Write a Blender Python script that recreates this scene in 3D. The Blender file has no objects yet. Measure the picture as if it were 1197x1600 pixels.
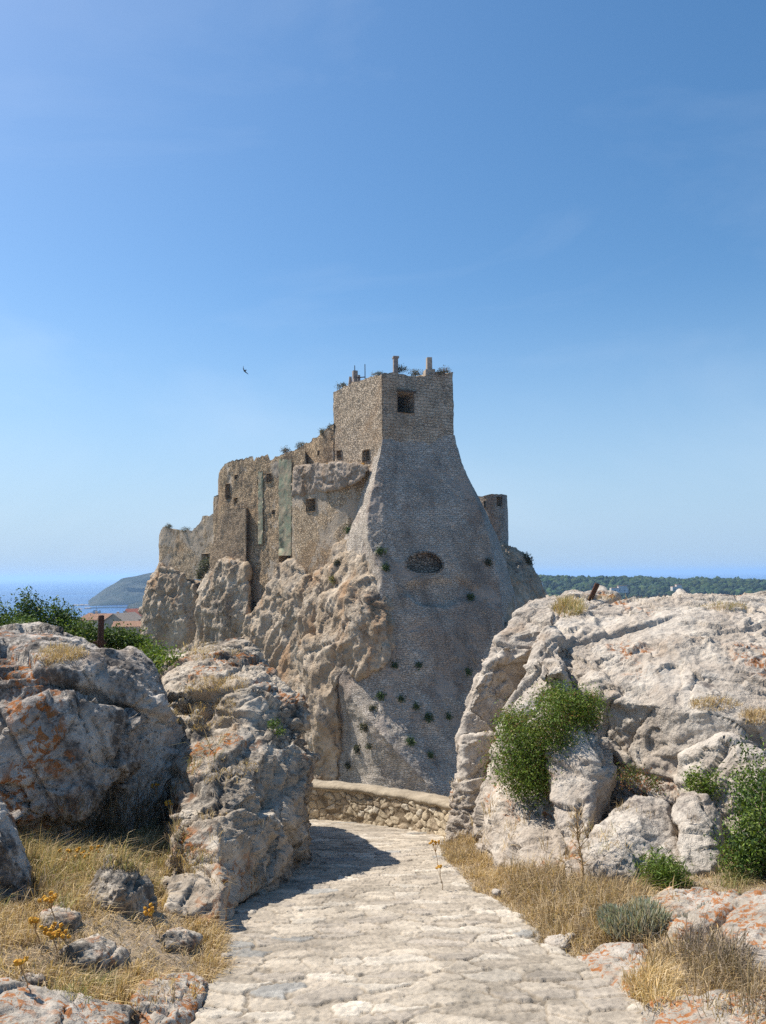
import bpy, bmesh, math, random
import numpy as np
from mathutils import Vector, Matrix

# ------------------------------------------------------------------ camera, sky, sun, exposure
SC = bpy.context.scene
COL = SC.collection
F, CX, CY = 1232.0, 598.5, 800.0          # the photograph's frame: 1197 x 1600, focal length in its pixels
PITCH, ROLL, EYE = math.radians(4.55), math.radians(0.57), 1.6
_fw = np.array([0, math.cos(PITCH), math.sin(PITCH)])
_up0 = np.array([0, -math.sin(PITCH), math.cos(PITCH)])
_rt0 = np.array([1.0, 0, 0])
_rt = _rt0 * math.cos(ROLL) - _up0 * math.sin(ROLL)
_up = _up0 * math.cos(ROLL) + _rt0 * math.sin(ROLL)
EYEV = np.array([0, 0, EYE])

cd = bpy.data.cameras.new('camera')
cam = bpy.data.objects.new('camera', cd)
COL.objects.link(cam)
M = Matrix(((_rt[0], _up[0], -_fw[0], 0), (_rt[1], _up[1], -_fw[1], 0), (_rt[2], _up[2], -_fw[2], EYE), (0, 0, 0, 1)))
cam.matrix_world = M
cd.sensor_fit = 'VERTICAL'
cd.sensor_height = 24.0
cd.lens = F / 1600 * 24.0
cd.clip_start, cd.clip_end = 0.05, 200000
SC.camera = cam

SUN_AZ, SUN_EL = math.radians(-60), math.radians(53)     # azimuth from the view direction (+Y), negative = left
S_DIR = np.array([math.cos(SUN_EL) * math.sin(SUN_AZ), math.cos(SUN_EL) * math.cos(SUN_AZ), math.sin(SUN_EL)])
w = bpy.data.worlds.new('World')
SC.world = w
w.use_nodes = True
nt = w.node_tree
bg = nt.nodes['Background']
sky = nt.nodes.new('ShaderNodeTexSky')
sky.sky_type = 'NISHITA'
sky.sun_disc = False
sky.sun_elevation = SUN_EL
sky.sun_rotation = SUN_AZ
sky.altitude = 70
sky.air_density = 1.0
sky.dust_density = 0.7
sky.ozone_density = 2.2
bg.inputs[1].default_value = 0.098
# a few faint wisps of cirrus in the sky
tc = nt.nodes.new('ShaderNodeTexCoord')
mp = nt.nodes.new('ShaderNodeMapping'); mp.inputs['Scale'].default_value = (1.2, 1.2, 3.2); mp.inputs['Rotation'].default_value = (0.2, 0.35, 0.3)
nz = nt.nodes.new('ShaderNodeTexNoise'); nz.inputs['Scale'].default_value = 1.6; nz.inputs['Detail'].default_value = 8; nz.inputs['Roughness'].default_value = 0.55; nz.inputs['Distortion'].default_value = 0.6
rp = nt.nodes.new('ShaderNodeValToRGB'); rp.color_ramp.elements[0].position = 0.50; rp.color_ramp.elements[1].position = 0.85
rp.color_ramp.elements[1].color = (0.16, 0.16, 0.16, 1)
mx = nt.nodes.new('ShaderNodeMix'); mx.data_type = 'RGBA'
hs = nt.nodes.new('ShaderNodeHueSaturation'); hs.inputs['Saturation'].default_value = 1.25; hs.inputs['Hue'].default_value = 0.496; hs.inputs['Value'].default_value = 1.08
L = nt.links.new
L(tc.outputs['Generated'], mp.inputs[0]); L(mp.outputs[0], nz.inputs['Vector']); L(nz.outputs[0], rp.inputs[0])
# pale sea air low over the horizon
sx = nt.nodes.new('ShaderNodeSeparateXYZ'); L(tc.outputs['Generated'], sx.inputs[0])
mr = nt.nodes.new('ShaderNodeMapRange'); mr.interpolation_type = 'SMOOTHSTEP'
L(sx.outputs[2], mr.inputs[0]); mr.inputs[1].default_value = -0.05; mr.inputs[2].default_value = 0.36; mr.inputs[3].default_value = 0.97; mr.inputs[4].default_value = 0.0
mh = nt.nodes.new('ShaderNodeMix'); mh.data_type = 'RGBA'
L(mr.outputs[0], mh.inputs[0]); L(hs.outputs[0], mh.inputs[6]); mh.inputs[7].default_value = (3.1, 4.45, 6.1, 1)
L(rp.outputs[0], mx.inputs[0]); L(sky.outputs[0], hs.inputs['Color']); L(mh.outputs[2], mx.inputs[6]); mx.inputs[7].default_value = (7, 7.6, 8.4, 1)
L(mx.outputs[2], bg.inputs[0])

sd = bpy.data.lights.new('sun', 'SUN')
sd.energy, sd.angle, sd.color = 5.0, math.radians(0.53), (1.0, 0.945, 0.87)
sun = bpy.data.objects.new('sun', sd)
COL.objects.link(sun)
sun.rotation_euler = Vector(S_DIR).to_track_quat('Z', 'Y').to_euler()
sun.location = (0, 0, 60)
SC.view_settings.view_transform = 'Standard'
SC.view_settings.look = 'None'
SC.view_settings.exposure = 0.5
SC.view_settings.gamma = 1.0
SC.cycles.use_denoising = False
SC.cycles.use_adaptive_sampling = False
SC.cycles.max_bounces = 6
SC.cycles.volume_bounces = 1

# ------------------------------------------------------------------ pixel rays, noise
def ray(px, py):
    return _rt * ((px - CX) / F) + _up * ((CY - py) / F) + _fw
def P0(px, py, Y):
    d = ray(px, py)
    return EYEV + d * (Y / d[1])
def recede(px): return 8.0 * np.clip((598 - px) / 250, 0, 1.5)      # the castle's left wing runs back from the keep
def P(px, py, Y):
    return P0(px, py, Y + recede(px) if 60 < Y < 126 else Y)
def Gd(px, py, h=0.0):
    d = ray(px, py)
    t = (h - EYE) / (d[2] + SL * d[1])
    return EYEV + d * t
SL = math.tan(math.radians(10))           # the path falls away from the camera by ten degrees

_r = np.random.RandomState(11)
_perm = np.tile(_r.permutation(256), 2)
_grad = _r.normal(size=(256, 3)); _grad /= np.linalg.norm(_grad, axis=1)[:, None]
_rnd = _r.rand(256, 4)
def perlin(p):
    p = np.asarray(p, float)
    i = np.floor(p).astype(np.int64); f = p - i
    u = f * f * f * (f * (f * 6 - 15) + 10)
    i &= 255
    out = 0
    for dx in (0, 1):
        a = _perm[(i[:, 0] + dx) & 255]
        wx = u[:, 0] if dx else 1 - u[:, 0]
        for dy in (0, 1):
            b = _perm[(a + i[:, 1] + dy) & 255]
            wy = u[:, 1] if dy else 1 - u[:, 1]
            for dz in (0, 1):
                c = _perm[(b + i[:, 2] + dz) & 255]
                g = _grad[c]
                d = g[:, 0] * (f[:, 0] - dx) + g[:, 1] * (f[:, 1] - dy) + g[:, 2] * (f[:, 2] - dz)
                out = out + d * wx * wy * (u[:, 2] if dz else 1 - u[:, 2])
    return out * 1.5
def fbm(p, o=4, g=0.5):
    a, s = 1.0, 0
    for k in range(o):
        s = s + a * perlin(p + 17.3 * k); p = p * 2.03; a *= g
    return s
def ridged(p, o=4, g=0.5):
    a, s = 1.0, 0
    for k in range(o):
        n = 1 - np.abs(perlin(p + 9.1 * k)) * 1.6
        s = s + a * n * n; p = p * 2.07; a *= g
    return s - 0.9
def voro(p, jit=0.9):
    p = np.asarray(p, float)
    i = np.floor(p).astype(np.int64); f = p - i
    n = len(p)
    f1 = np.full(n, 9.0); f2 = np.full(n, 9.0); idn = np.zeros(n, np.int64); cen = np.zeros((n, 3))
    for dx in (-1, 0, 1):
        for dy in (-1, 0, 1):
            for dz in (-1, 0, 1):
                h = _perm[_perm[_perm[(i[:, 0] + dx) & 255] + ((i[:, 1] + dy) & 255)] + ((i[:, 2] + dz) & 255)]
                o = np.array([dx, dy, dz]) + 0.5 + (_rnd[h, :3] - 0.5) * jit
                v = o - f
                d = np.sqrt((v * v).sum(1))
                m = d < f1
                f2 = np.where(m, f1, np.minimum(f2, d))
                idn = np.where(m, h, idn)
                cen = np.where(m[:, None], v, cen)
                f1 = np.where(m, d, f1)
    return f1, f2, idn, cen
def voro2(p, jit=0.85):
    """2-D cells: distance to the cell point, distance to the border, random number per cell, offset."""
    i = np.floor(p).astype(np.int64); f = p - i
    n = len(p)
    f1 = np.full(n, 9.0); f2 = np.full(n, 9.0); idn = np.zeros(n, np.int64); cen = np.zeros((n, 2))
    for dx in (-1, 0, 1):
        for dy in (-1, 0, 1):
            h = _perm[_perm[(i[:, 0] + dx) & 255] + ((i[:, 1] + dy) & 255)]
            o = np.array([dx, dy]) + 0.5 + (_rnd[h, :2] - 0.5) * jit
            v = o - f
            d = np.sqrt((v * v).sum(1))
            m = d < f1
            f2 = np.where(m, f1, np.minimum(f2, d)); idn = np.where(m, h, idn); cen = np.where(m[:, None], v, cen); f1 = np.where(m, d, f1)
    return f1, f2 - f1, idn, cen
def sstep(a, b, x):
    t = np.clip((x - a) / (b - a), 0, 1)
    return t * t * (3 - 2 * t)

# ------------------------------------------------------------------ materials
def newmat(name):
    m = bpy.data.materials.new(name); m.use_nodes = True
    t = m.node_tree
    return m, t, t.nodes['Principled BSDF']
class NB:
    """small helper to wire shader nodes"""
    def __init__(s, t): s.t = t
    def n(s, typ, **kw):
        x = s.t.nodes.new(typ)
        for k, v in kw.items():
            if k in ('blend_type', 'data_type', 'operation', 'feature', 'distance', 'noise_dimensions', 'attribute_name', 'noise_type', 'voronoi_dimensions'): setattr(x, k, v)
        return x
    def put(s, sock, v):
        if hasattr(v, 'is_output'): s.t.links.new(v, sock)
        elif isinstance(v, (tuple, list)) and len(v) == 3 and sock.type == 'RGBA': sock.default_value = (*v, 1)
        else: sock.default_value = v
    def noise(s, vec, scale, detail=6, rough=0.6, dist=0.0):
        x = s.n('ShaderNodeTexNoise'); s.put(x.inputs['Vector'], vec)
        x.inputs['Scale'].default_value = scale; x.inputs['Detail'].default_value = detail
        x.inputs['Roughness'].default_value = rough; x.inputs['Distortion'].default_value = dist
        return x.outputs[0]
    def vor(s, vec, scale, feature='F1', out=0):
        x = s.n('ShaderNodeTexVoronoi', feature=feature); s.put(x.inputs['Vector'], vec); x.inputs['Scale'].default_value = scale
        return x.outputs[out]
    def step(s, v, a, b, lo=0.0, hi=1.0):
        x = s.n('ShaderNodeMapRange'); x.interpolation_type = 'SMOOTHSTEP'
        s.put(x.inputs[0], v); x.inputs[1].default_value = a; x.inputs[2].default_value = b; x.inputs[3].default_value = lo; x.inputs[4].default_value = hi
        return x.outputs[0]
    def mix(s, f, a, b, mode='MIX'):
        x = s.n('ShaderNodeMix', data_type='RGBA', blend_type=mode)
        s.put(x.inputs[0], f); s.put(x.inputs[6], a); s.put(x.inputs[7], b)
        return x.outputs[2]
    def math(s, op, a, b=0.0):
        x = s.n('ShaderNodeMath', operation=op); s.put(x.inputs[0], a); s.put(x.inputs[1], b)
        return x.outputs[0]
    def mapping(s, vec, scale=(1, 1, 1), loc=(0, 0, 0)):
        x = s.n('ShaderNodeMapping'); s.put(x.inputs[0], vec); x.inputs['Scale'].default_value = scale; x.inputs['Location'].default_value = loc
        return x.outputs[0]
    def bump(s, h, strength, dist, normal=None):
        x = s.n('ShaderNodeBump'); s.put(x.inputs['Height'], h); x.inputs['Strength'].default_value = strength; x.inputs['Distance'].default_value = dist
        if normal is not None: s.put(x.inputs['Normal'], normal)
        return x.outputs[0]
    def coord(s, which='Object'):
        return s.n('ShaderNodeTexCoord').outputs[which]
    def attr(s, name='Col', out='Color'):
        return s.n('ShaderNodeAttribute', attribute_name=name).outputs[out]

def rock_mat(name, light, mid, dark, dark_amt=0.5, orange=0.3, s=1.0, spots=0.5, brown=(0.2, 0.13, 0.08), brown_amt=0.3, seed=0.0, bump=1.0):
    m, t, b = newmat(name); q = NB(t)
    o = q.mapping(q.coord(), (1 / s,) * 3, (seed, seed * 1.7, -seed))
    n1 = q.noise(o, 1.7, 8, 0.62, 0.3)
    c = q.mix(q.step(n1, 0.38, 0.62), mid, light)
    n0 = q.noise(o, 6.5, 8, 0.7, 0.4)
    c = q.mix(q.step(n0, 0.42, 0.66, 0.0, 0.55), c, tuple(x * 0.62 for x in mid))
    # streaks of brown iron staining
    ob = q.mapping(o, (1.4, 1.4, 0.45), (4, 2, 8))
    nb = q.noise(ob, 1.3, 7, 0.6, 0.6)
    c = q.mix(q.step(nb, 0.62 - 0.14 * brown_amt, 0.75 - 0.08 * brown_amt, 0, 0.75 * min(1, brown_amt * 2)), c, brown)
    # grey-black lichen: broad areas broken up by fine speckle
    nd = q.noise(q.mapping(o, (1.15, 1.15, 0.6), (9, 3, 1)), 1.15, 9, 0.68, 0.5)
    nf = q.noise(q.mapping(o, loc=(1, 7, 5)), 14, 6, 0.75)
    dm = q.math('ADD', nd, q.math('MULTIPLY', q.math('SUBTRACT', nf, 0.5), 0.45))
    c = q.mix(q.step(dm, 0.66 - 0.3 * dark_amt, 0.78 - 0.26 * dark_amt, 0, 0.88), c, dark)
    # black pin spots and white crusts
    sp = q.noise(q.mapping(o, loc=(3, 3, 9)), 26, 3, 0.6)
    c = q.mix(q.step(sp, 0.60, 0.68, 0, spots), c, tuple(x * 0.5 for x in dark))
    wc = q.noise(q.mapping(o, loc=(13, 5, 2)), 7.5, 6, 0.72, 0.8)
    c = q.mix(q.step(wc, 0.60, 0.68, 0, 0.55), c, tuple(min(1, x * 1.12) for x in light))
    # orange lichen
    if orange > 0:
        oz = q.noise(q.mapping(o, loc=(6, 1, 4)), 1.05, 3, 0.5)
        of = q.noise(q.mapping(o, loc=(2, 8, 3)), 9.0, 7, 0.7, 0.8)
        om = q.math('MULTIPLY', q.step(oz, 0.60 - 0.16 * orange, 0.70 - 0.16 * orange), q.step(of, 0.51, 0.56))
        oc = q.mix(q.noise(o, 21, 3), (0.40, 0.125, 0.018), (0.26, 0.10, 0.025))
        c = q.mix(q.math('MULTIPLY', om, 0.88), c, oc)
    t.links.new(c, b.inputs['Base Color'])
    b.inputs['Roughness'].default_value = 0.92
    b.inputs['Specular IOR Level'].default_value = 0.15
    h1 = q.noise(o, 9, 9, 0.68, 0.3)
    h2 = q.noise(o, 38, 5, 0.65)
    hv = q.vor(o, 17)
    h = q.math('ADD', h1, q.math('ADD', q.math('MULTIPLY', h2, 0.5), q.math('MULTIPLY', hv, 0.3)))
    rz_ = q.step(q.noise(q.mapping(o, loc=(3, 1, 8)), 1.3, 3), 0.35, 0.65, 0.35, 1.0)
    t.links.new(q.bump(q.math('MULTIPLY', h, rz_), 0.7 * bump, 0.075 * s), b.inputs['Normal'])
    return m

def masonry_mat(name, stone, stone2, mortar, sx=0.45, sy=0.28, stain=(0.12, 0.1, 0.09), stain_amt=0.4, plaster=None, plaster_amt=0.0, bump=1.0, seed=0.0, warm=None, warm_amt=0.0, ashlar=None, bw=0.72, bh=0.34, warp=0.22, cover=(0.38, 0.5), spk=0.38, streak=0.45):
    stone, stone2, mortar = (tuple(x * 1.13 for x in k) for k in (stone, stone2, mortar))
    m, t, b = newmat(name); q = NB(t)
    uv = q.coord('UV')
    wv = q.noise(uv, 1.1, 3)
    u = q.mapping(uv, (1 / sx, 1 / sy, 1), (seed, seed * 2.3, seed))
    vm = q.n('ShaderNodeVectorMath', operation='ADD')
    nzc = q.n('ShaderNodeTexNoise'); q.put(nzc.inputs['Vector'], u); nzc.inputs['Scale'].default_value = 0.9; nzc.inputs['Detail'].default_value = 3
    q.put(vm.inputs[0], u); sc = q.n('ShaderNodeVectorMath', operation='SCALE'); q.put(sc.inputs[0], nzc.outputs[1]); sc.inputs['Scale'].default_value = 0.6
    q.put(vm.inputs[1], sc.outputs[0])
    vec = vm.outputs[0]
    edge = q.vor(vec, 1.0, 'DISTANCE_TO_EDGE', 0)
    colr = q.n('ShaderNodeSeparateColor'); q.put(colr.inputs[0], q.vor(vec, 1.0, 'F1', 1))
    c = q.mix(colr.outputs[0], stone, stone2)
    c = q.mix(q.step(colr.outputs[1], 0.74, 0.90, 0, 0.85), c, tuple(x * spk for x in stone))
    mm = q.step(edge, 0.0, 0.13, 0.05, 1.0)
    c = q.mix(mm, mortar, c)
    if ashlar is not None:
        bk = q.n('ShaderNodeTexBrick'); bv = q.n('ShaderNodeVectorMath', operation='ADD'); bs = q.n('ShaderNodeVectorMath', operation='SCALE'); q.put(bs.inputs[0], nzc.outputs[1]); bs.inputs['Scale'].default_value = warp; q.put(bv.inputs[0], uv); q.put(bv.inputs[1], bs.outputs[0]); q.put(bk.inputs['Vector'], bv.outputs[0]); bk.inputs['Scale'].default_value = 1.0; bk.inputs['Brick Width'].default_value = bw; bk.inputs['Row Height'].default_value = bh
        bk.inputs['Mortar Size'].default_value = 0.022; bk.inputs['Mortar Smooth'].default_value = 0.4; q.put(bk.inputs['Color1'], stone); q.put(bk.inputs['Color2'], stone2); q.put(bk.inputs['Mortar'], tuple(x * 0.9 for x in mortar))
        sxyz = q.n('ShaderNodeSeparateXYZ'); q.put(sxyz.inputs[0], uv)
        am = q.math('MULTIPLY', q.step(sxyz.outputs[0], ashlar - 0.05, ashlar + 0.05), q.step(q.noise(uv, 0.5, 5), cover[0], cover[1], 0.25, 1.0))
        c = q.mix(am, c, bk.outputs[0]); mm = q.math('ADD', q.math('MULTIPLY', mm, q.math('SUBTRACT', 1.0, am)), q.math('MULTIPLY', q.math('SUBTRACT', 1.0, bk.outputs[1]), am))
    o = q.coord('Object')
    if warm is not None:
        wn = q.noise(q.mapping(o, loc=(5, 8, 2)), 0.13, 6, 0.6, 0.5)
        c = q.mix(q.step(wn, 0.5, 0.62, 0, warm_amt), c, warm)
    h = q.math('ADD', q.math('MULTIPLY', mm, 0.6), q.math('MULTIPLY', colr.outputs[2], 0.5))
    if plaster is not None:
        pn = q.noise(q.mapping(o, loc=(1, 4, seed)), 0.22, 6, 0.6, 0.4)
        pm = q.step(pn, 0.60 - 0.25 * plaster_amt, 0.66 - 0.25 * plaster_amt)
        pc = q.mix(q.noise(o, 1.2, 6, 0.7), plaster, tuple(x * 0.72 for x in plaster))
        c = q.mix(q.math('MULTIPLY', pm, 0.85), c, pc)
        h = q.math('MULTIPLY', h, q.math('SUBTRACT', 1.0, q.math('MULTIPLY', pm, 0.8)))
    s1 = q.noise(q.mapping(o, (1, 1, streak)), 0.32, 9, 0.65, 0.5)
    c = q.mix(q.step(s1, 0.60 - 0.2 * stain_amt, 0.78 - 0.2 * stain_amt, 0, 0.7), c, stain)
    s2 = q.noise(o, 2.6, 6, 0.7)
    c = q.mix(q.step(s2, 0.40, 0.72, 0, 0.5), c, tuple(x * 0.55 for x in stone))
    t.links.new(c, b.inputs['Base Color'])
    b.inputs['Roughness'].default_value = 0.95; b.inputs['Specular IOR Level'].default_value = 0.1
    h = q.math('ADD', h, q.math('MULTIPLY', q.noise(o, 4.0, 6, 0.7), 0.9))
    t.links.new(q.bump(h, 0.8 * bump, 0.16), b.inputs['Normal'])
    return m

def attr_mat(name, rough=0.9, transl=0.0, bump=None, spec=0.1, tint=0.0):
    """base colour from the mesh's own colour attribute"""
    m, t, b = newmat(name); q = NB(t)
    c = q.attr('Col')
    if tint:
        c = q.mix(tint, c, q.mix(q.noise(q.coord(), 30, 6, 0.7), (0.5, 0.5, 0.5), (1.0, 1.0, 1.0)), 'MULTIPLY')
    t.links.new(c, b.inputs['Base Color'])
    b.inputs['Roughness'].default_value = rough; b.inputs['Specular IOR Level'].default_value = spec
    if bump:
        o = q.coord()
        h = q.math('ADD', q.noise(o, bump[0], 8, 0.7), q.math('MULTIPLY', q.noise(o, bump[0] * 4, 4, 0.7), 0.35))
        t.links.new(q.bump(h, bump[1], bump[2]), b.inputs['Normal'])
    if transl:
        tr = q.n('ShaderNodeBsdfTranslucent'); q.put(tr.inputs[0], q.mix(1.0, c, (1.0, 1.0, 0.55), 'MULTIPLY'))
        ms = q.n('ShaderNodeMixShader'); ms.inputs[0].default_value = transl
        t.links.new(b.outputs[0], ms.inputs[1]); t.links.new(tr.outputs[0], ms.inputs[2])
        t.links.new(ms.outputs[0], t.nodes['Material Output'].inputs[0])
    return m

def plain_mat(name, col, col2=None, scale=5.0, rough=0.85, bump=0.0, dist=0.02, metal=0.0):
    m, t, b = newmat(name); q = NB(t)
    o = q.coord()
    c = q.mix(q.step(q.noise(o, scale, 7, 0.65), 0.35, 0.65), col, col2 or tuple(x * 0.6 for x in col))
    t.links.new(c, b.inputs['Base Color'])
    b.inputs['Roughness'].default_value = rough; b.inputs['Metallic'].default_value = metal; b.inputs['Specular IOR Level'].default_value = 0.2
    if bump: t.links.new(q.bump(q.noise(o, scale * 3, 6, 0.7), bump, dist), b.inputs['Normal'])
    return m

MAT = {}
MAT['rock_grey'] = rock_mat('grey_lichen_limestone', (0.55, 0.495, 0.425), (0.37, 0.32, 0.27), (0.066, 0.058, 0.052), 0.70, 0.30, 1.0, 0.7, (0.20, 0.12, 0.065), 0.42)
MAT['rock_mid'] = rock_mat('weathered_limestone', (0.56, 0.49, 0.395), (0.40, 0.33, 0.25), (0.078, 0.068, 0.058), 0.60, 0.30, 1.0, 0.7, (0.25, 0.15, 0.075), 0.6, 3.1)
MAT['rock_light'] = rock_mat('pale_limestone', (0.56, 0.495, 0.41), (0.42, 0.355, 0.285), (0.12, 0.10, 0.088), 0.32, 0.26, 1.0, 0.45, (0.34, 0.235, 0.15), 0.32, 5.3)
MAT['rock_plain'] = rock_mat('bare_limestone', (0.56, 0.495, 0.41), (0.42, 0.355, 0.285), (0.12, 0.10, 0.088), 0.36, 0.0, 1.0, 0.45, (0.34, 0.235, 0.15), 0.32, 8.1)
MAT['rock_lichen'] = rock_mat('orange_lichen_limestone', (0.50, 0.445, 0.375), (0.37, 0.32, 0.255), (0.10, 0.09, 0.08), 0.30, 1.7, 0.6, 0.45, (0.28, 0.18, 0.1), 0.3, 7.7)
MAT['crag'] = rock_mat('crag_limestone', (0.53, 0.435, 0.325), (0.38, 0.285, 0.19), (0.11, 0.09, 0.075), 0.42, 0.0, 5.0, 0.5, (0.33, 0.19, 0.095), 0.75, 2.2, 1.3)

# ------------------------------------------------------------------ object helpers
def arr_mesh(name, V, faces_flat, starts_n, col=None, uv=None, smooth=False):
    """V (n,3); faces_flat vertex indices; starts_n = verts per face (array or int)"""
    me = bpy.data.meshes.new(name)
    V = np.ascontiguousarray(V, np.float32); ff = np.ascontiguousarray(faces_flat, np.int32).ravel()
    if np.isscalar(starts_n): cnt = np.full(len(ff) // starts_n, starts_n, np.int32)
    else: cnt = np.asarray(starts_n, np.int32)
    st = np.concatenate([[0], np.cumsum(cnt)[:-1]]).astype(np.int32)
    me.vertices.add(len(V)); me.vertices.foreach_set('co', V.ravel())
    me.loops.add(len(ff)); me.loops.foreach_set('vertex_index', ff)
    me.polygons.add(len(cnt)); me.polygons.foreach_set('loop_start', st); me.polygons.foreach_set('loop_total', cnt)
    if smooth: me.polygons.foreach_set('use_smooth', np.ones(len(cnt), bool))
    if uv is not None:
        l = me.uv_layers.new(name='UVMap'); l.data.foreach_set('uv', np.ascontiguousarray(uv[ff], np.float32).ravel())
    if col is not None:
        a = me.color_attributes.new('Col', 'FLOAT_COLOR', 'POINT')
        c = np.ones((len(V), 4), np.float32); c[:, :3] = col
        a.data.foreach_set('color', c.ravel())
    me.update(calc_edges=True)
    return me
def link(name, me, mat, parent=None, loc=None):
    o = bpy.data.objects.new(name, me)
    COL.objects.link(o)
    if mat is not None and me is not None: me.materials.append(mat)
    if loc is not None: o.location = loc
    if parent is not None: o.parent = parent
    return o
def tag(o, label=None, cat=None, group=None, kind=None):
    if label: o['label'] = label
    if cat: o['category'] = cat
    if group: o['group'] = group
    if kind: o['kind'] = kind
    return o
def empty(name, loc, label, cat, group=None):
    o = bpy.data.objects.new(name, None); COL.objects.link(o); o.location = loc; o.empty_display_size = 0.2
    return tag(o, label, cat, group)
def bm_mesh(name, bm, smooth=False, recalc=True):
    if recalc: bmesh.ops.recalc_face_normals(bm, faces=bm.faces)
    me = bpy.data.meshes.new(name); bm.to_mesh(me); bm.free()
    if smooth: me.polygons.foreach_set('use_smooth', np.ones(len(me.polygons), bool)); me.update()
    return me
def grid_faces(nr, nc):
    r, c = np.meshgrid(np.arange(nr - 1), np.arange(nc - 1), indexing='ij')
    a = (r * nc + c).ravel()
    return np.stack([a, a + 1, a + nc + 1, a + nc], 1)
def vnormals(V, Q):
    n = np.cross(V[Q[:, 2]] - V[Q[:, 0]], V[Q[:, 3]] - V[Q[:, 1]])
    out = np.zeros_like(V)
    for k in range(4):
        for a in range(3): out[:, a] += np.bincount(Q[:, k], n[:, a], len(V))
    return out / np.maximum(np.linalg.norm(out, axis=1), 1e-9)[:, None]
def bm_box(bm, c, s, rz=0.0, taper=1.0):
    """box centred at c (x,y,z) with full sizes s"""
    cz, sz = math.cos(rz), math.sin(rz)
    vs = []
    for z in (-0.5, 0.5):
        k = 1.0 if z < 0 else taper
        for x, y in ((-0.5, -0.5), (0.5, -0.5), (0.5, 0.5), (-0.5, 0.5)):
            X, Y = x * s[0] * k, y * s[1] * k
            vs.append(bm.verts.new((c[0] + X * cz - Y * sz, c[1] + X * sz + Y * cz, c[2] + z * s[2])))
    for f in ((3, 2, 1, 0), (4, 5, 6, 7), (0, 1, 5, 4), (1, 2, 6, 5), (2, 3, 7, 6), (3, 0, 4, 7)):
        bm.faces.new([vs[k] for k in f])
def tube(bm, pts, rads, n=6):
    pts = [Vector(p) for p in pts]
    prev = None
    for k, p in enumerate(pts):
        d = (pts[min(k + 1, len(pts) - 1)] - pts[max(k - 1, 0)]).normalized()
        u = d.orthogonal().normalized() if abs(d.z) < 0.99 else Vector((1, 0, 0))
        if abs(d.z) < 0.999: u = Vector((0, 0, 1)).cross(d).normalized()
        v = d.cross(u).normalized()
        ring = [bm.verts.new(p + (u * math.cos(a) + v * math.sin(a)) * rads[k]) for a in [2 * math.pi * j / n for j in range(n)]]
        if prev:
            for j in range(n): bm.faces.new((prev[j], prev[(j + 1) % n], ring[(j + 1) % n], ring[j]))
        else: bm.faces.new(ring[::-1])
        prev = ring
    bm.faces.new(prev)

# ------------------------------------------------------------------ rocks: hulls -> voxel skin -> weathering
def hull(front, back=1.0, drop=0.0, shrink=0.9, sink=None, extra=()):
    """points of one convex block; front = (px, py, Y) corners seen in the photo, the rest is its hidden bulk"""
    pts = [P(*p) for p in front]
    cen = np.mean(pts, 0)
    out = list(pts)
    for (px, py, Y) in front:
        if back:
            b = P(px, py, Y + back); c2 = P(*[np.mean([f[k] for f in front]) for k in (0, 1)], Y + back)
            b = c2 + (b - c2) * shrink; b[2] -= drop
            out.append(b)
    if sink is not None:
        for p in list(out):
            out.append(np.array([p[0], p[1] + 0.02, min(sink, p[2])]))
    out += [np.array(e, float) for e in extra]
    return out
def skin(hulls, voxel, smooth_it):
    bm = bmesh.new()
    for pts in hulls:
        b = bmesh.new()
        for p in pts: b.verts.new(p)
        r = bmesh.ops.convex_hull(b, input=b.verts)
        bmesh.ops.delete(b, geom=[g for g in set(r['geom_interior']) | set(r['geom_unused']) if isinstance(g, bmesh.types.BMVert) and g.is_valid], context='VERTS')
        bmesh.ops.recalc_face_normals(b, faces=b.faces)
        tmp = bpy.data.meshes.new('tmp'); b.to_mesh(tmp); b.free(); bm.from_mesh(tmp); bpy.data.meshes.remove(tmp)
    me = bpy.data.meshes.new('tmp'); bm.to_mesh(me); bm.free()
    o = bpy.data.objects.new('tmp', me); COL.objects.link(o)
    md = o.modifiers.new('r', 'REMESH'); md.mode = 'VOXEL'; md.voxel_size = voxel
    dg = bpy.context.evaluated_depsgraph_get()
    ev = o.evaluated_get(dg); m2 = ev.to_mesh()
    V = np.empty(len(m2.vertices) * 3); m2.vertices.foreach_get('co', V); V = V.reshape(-1, 3)
    lt = np.empty(len(m2.polygons), np.int32); m2.polygons.foreach_get('loop_total', lt)
    ls = np.empty(len(m2.polygons), np.int32); m2.polygons.foreach_get('loop_start', ls)
    lv = np.empty(len(m2.loops), np.int32); m2.loops.foreach_get('vertex_index', lv)
    Q = np.stack([lv[ls], lv[ls + 1], lv[ls + 2], lv[ls + np.where(lt == 4, 3, 2)]], 1)
    ev.to_mesh_clear(); bpy.data.objects.remove(o); bpy.data.meshes.remove(me)
    e = np.concatenate([Q[:, [0, 1]], Q[:, [1, 2]], Q[:, [2, 3]], Q[:, [3, 0]]])
    deg = np.bincount(e[:, 0], minlength=len(V)) + np.bincount(e[:, 1], minlength=len(V))
    for _ in range(smooth_it):
        A = np.zeros_like(V)
        for a in range(3): A[:, a] = np.bincount(e[:, 0], V[e[:, 1], a], len(V)) + np.bincount(e[:, 1], V[e[:, 0], a], len(V))
        V = V * 0.4 + 0.6 * A / np.maximum(deg, 1)[:, None]
    return V, Q
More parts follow.
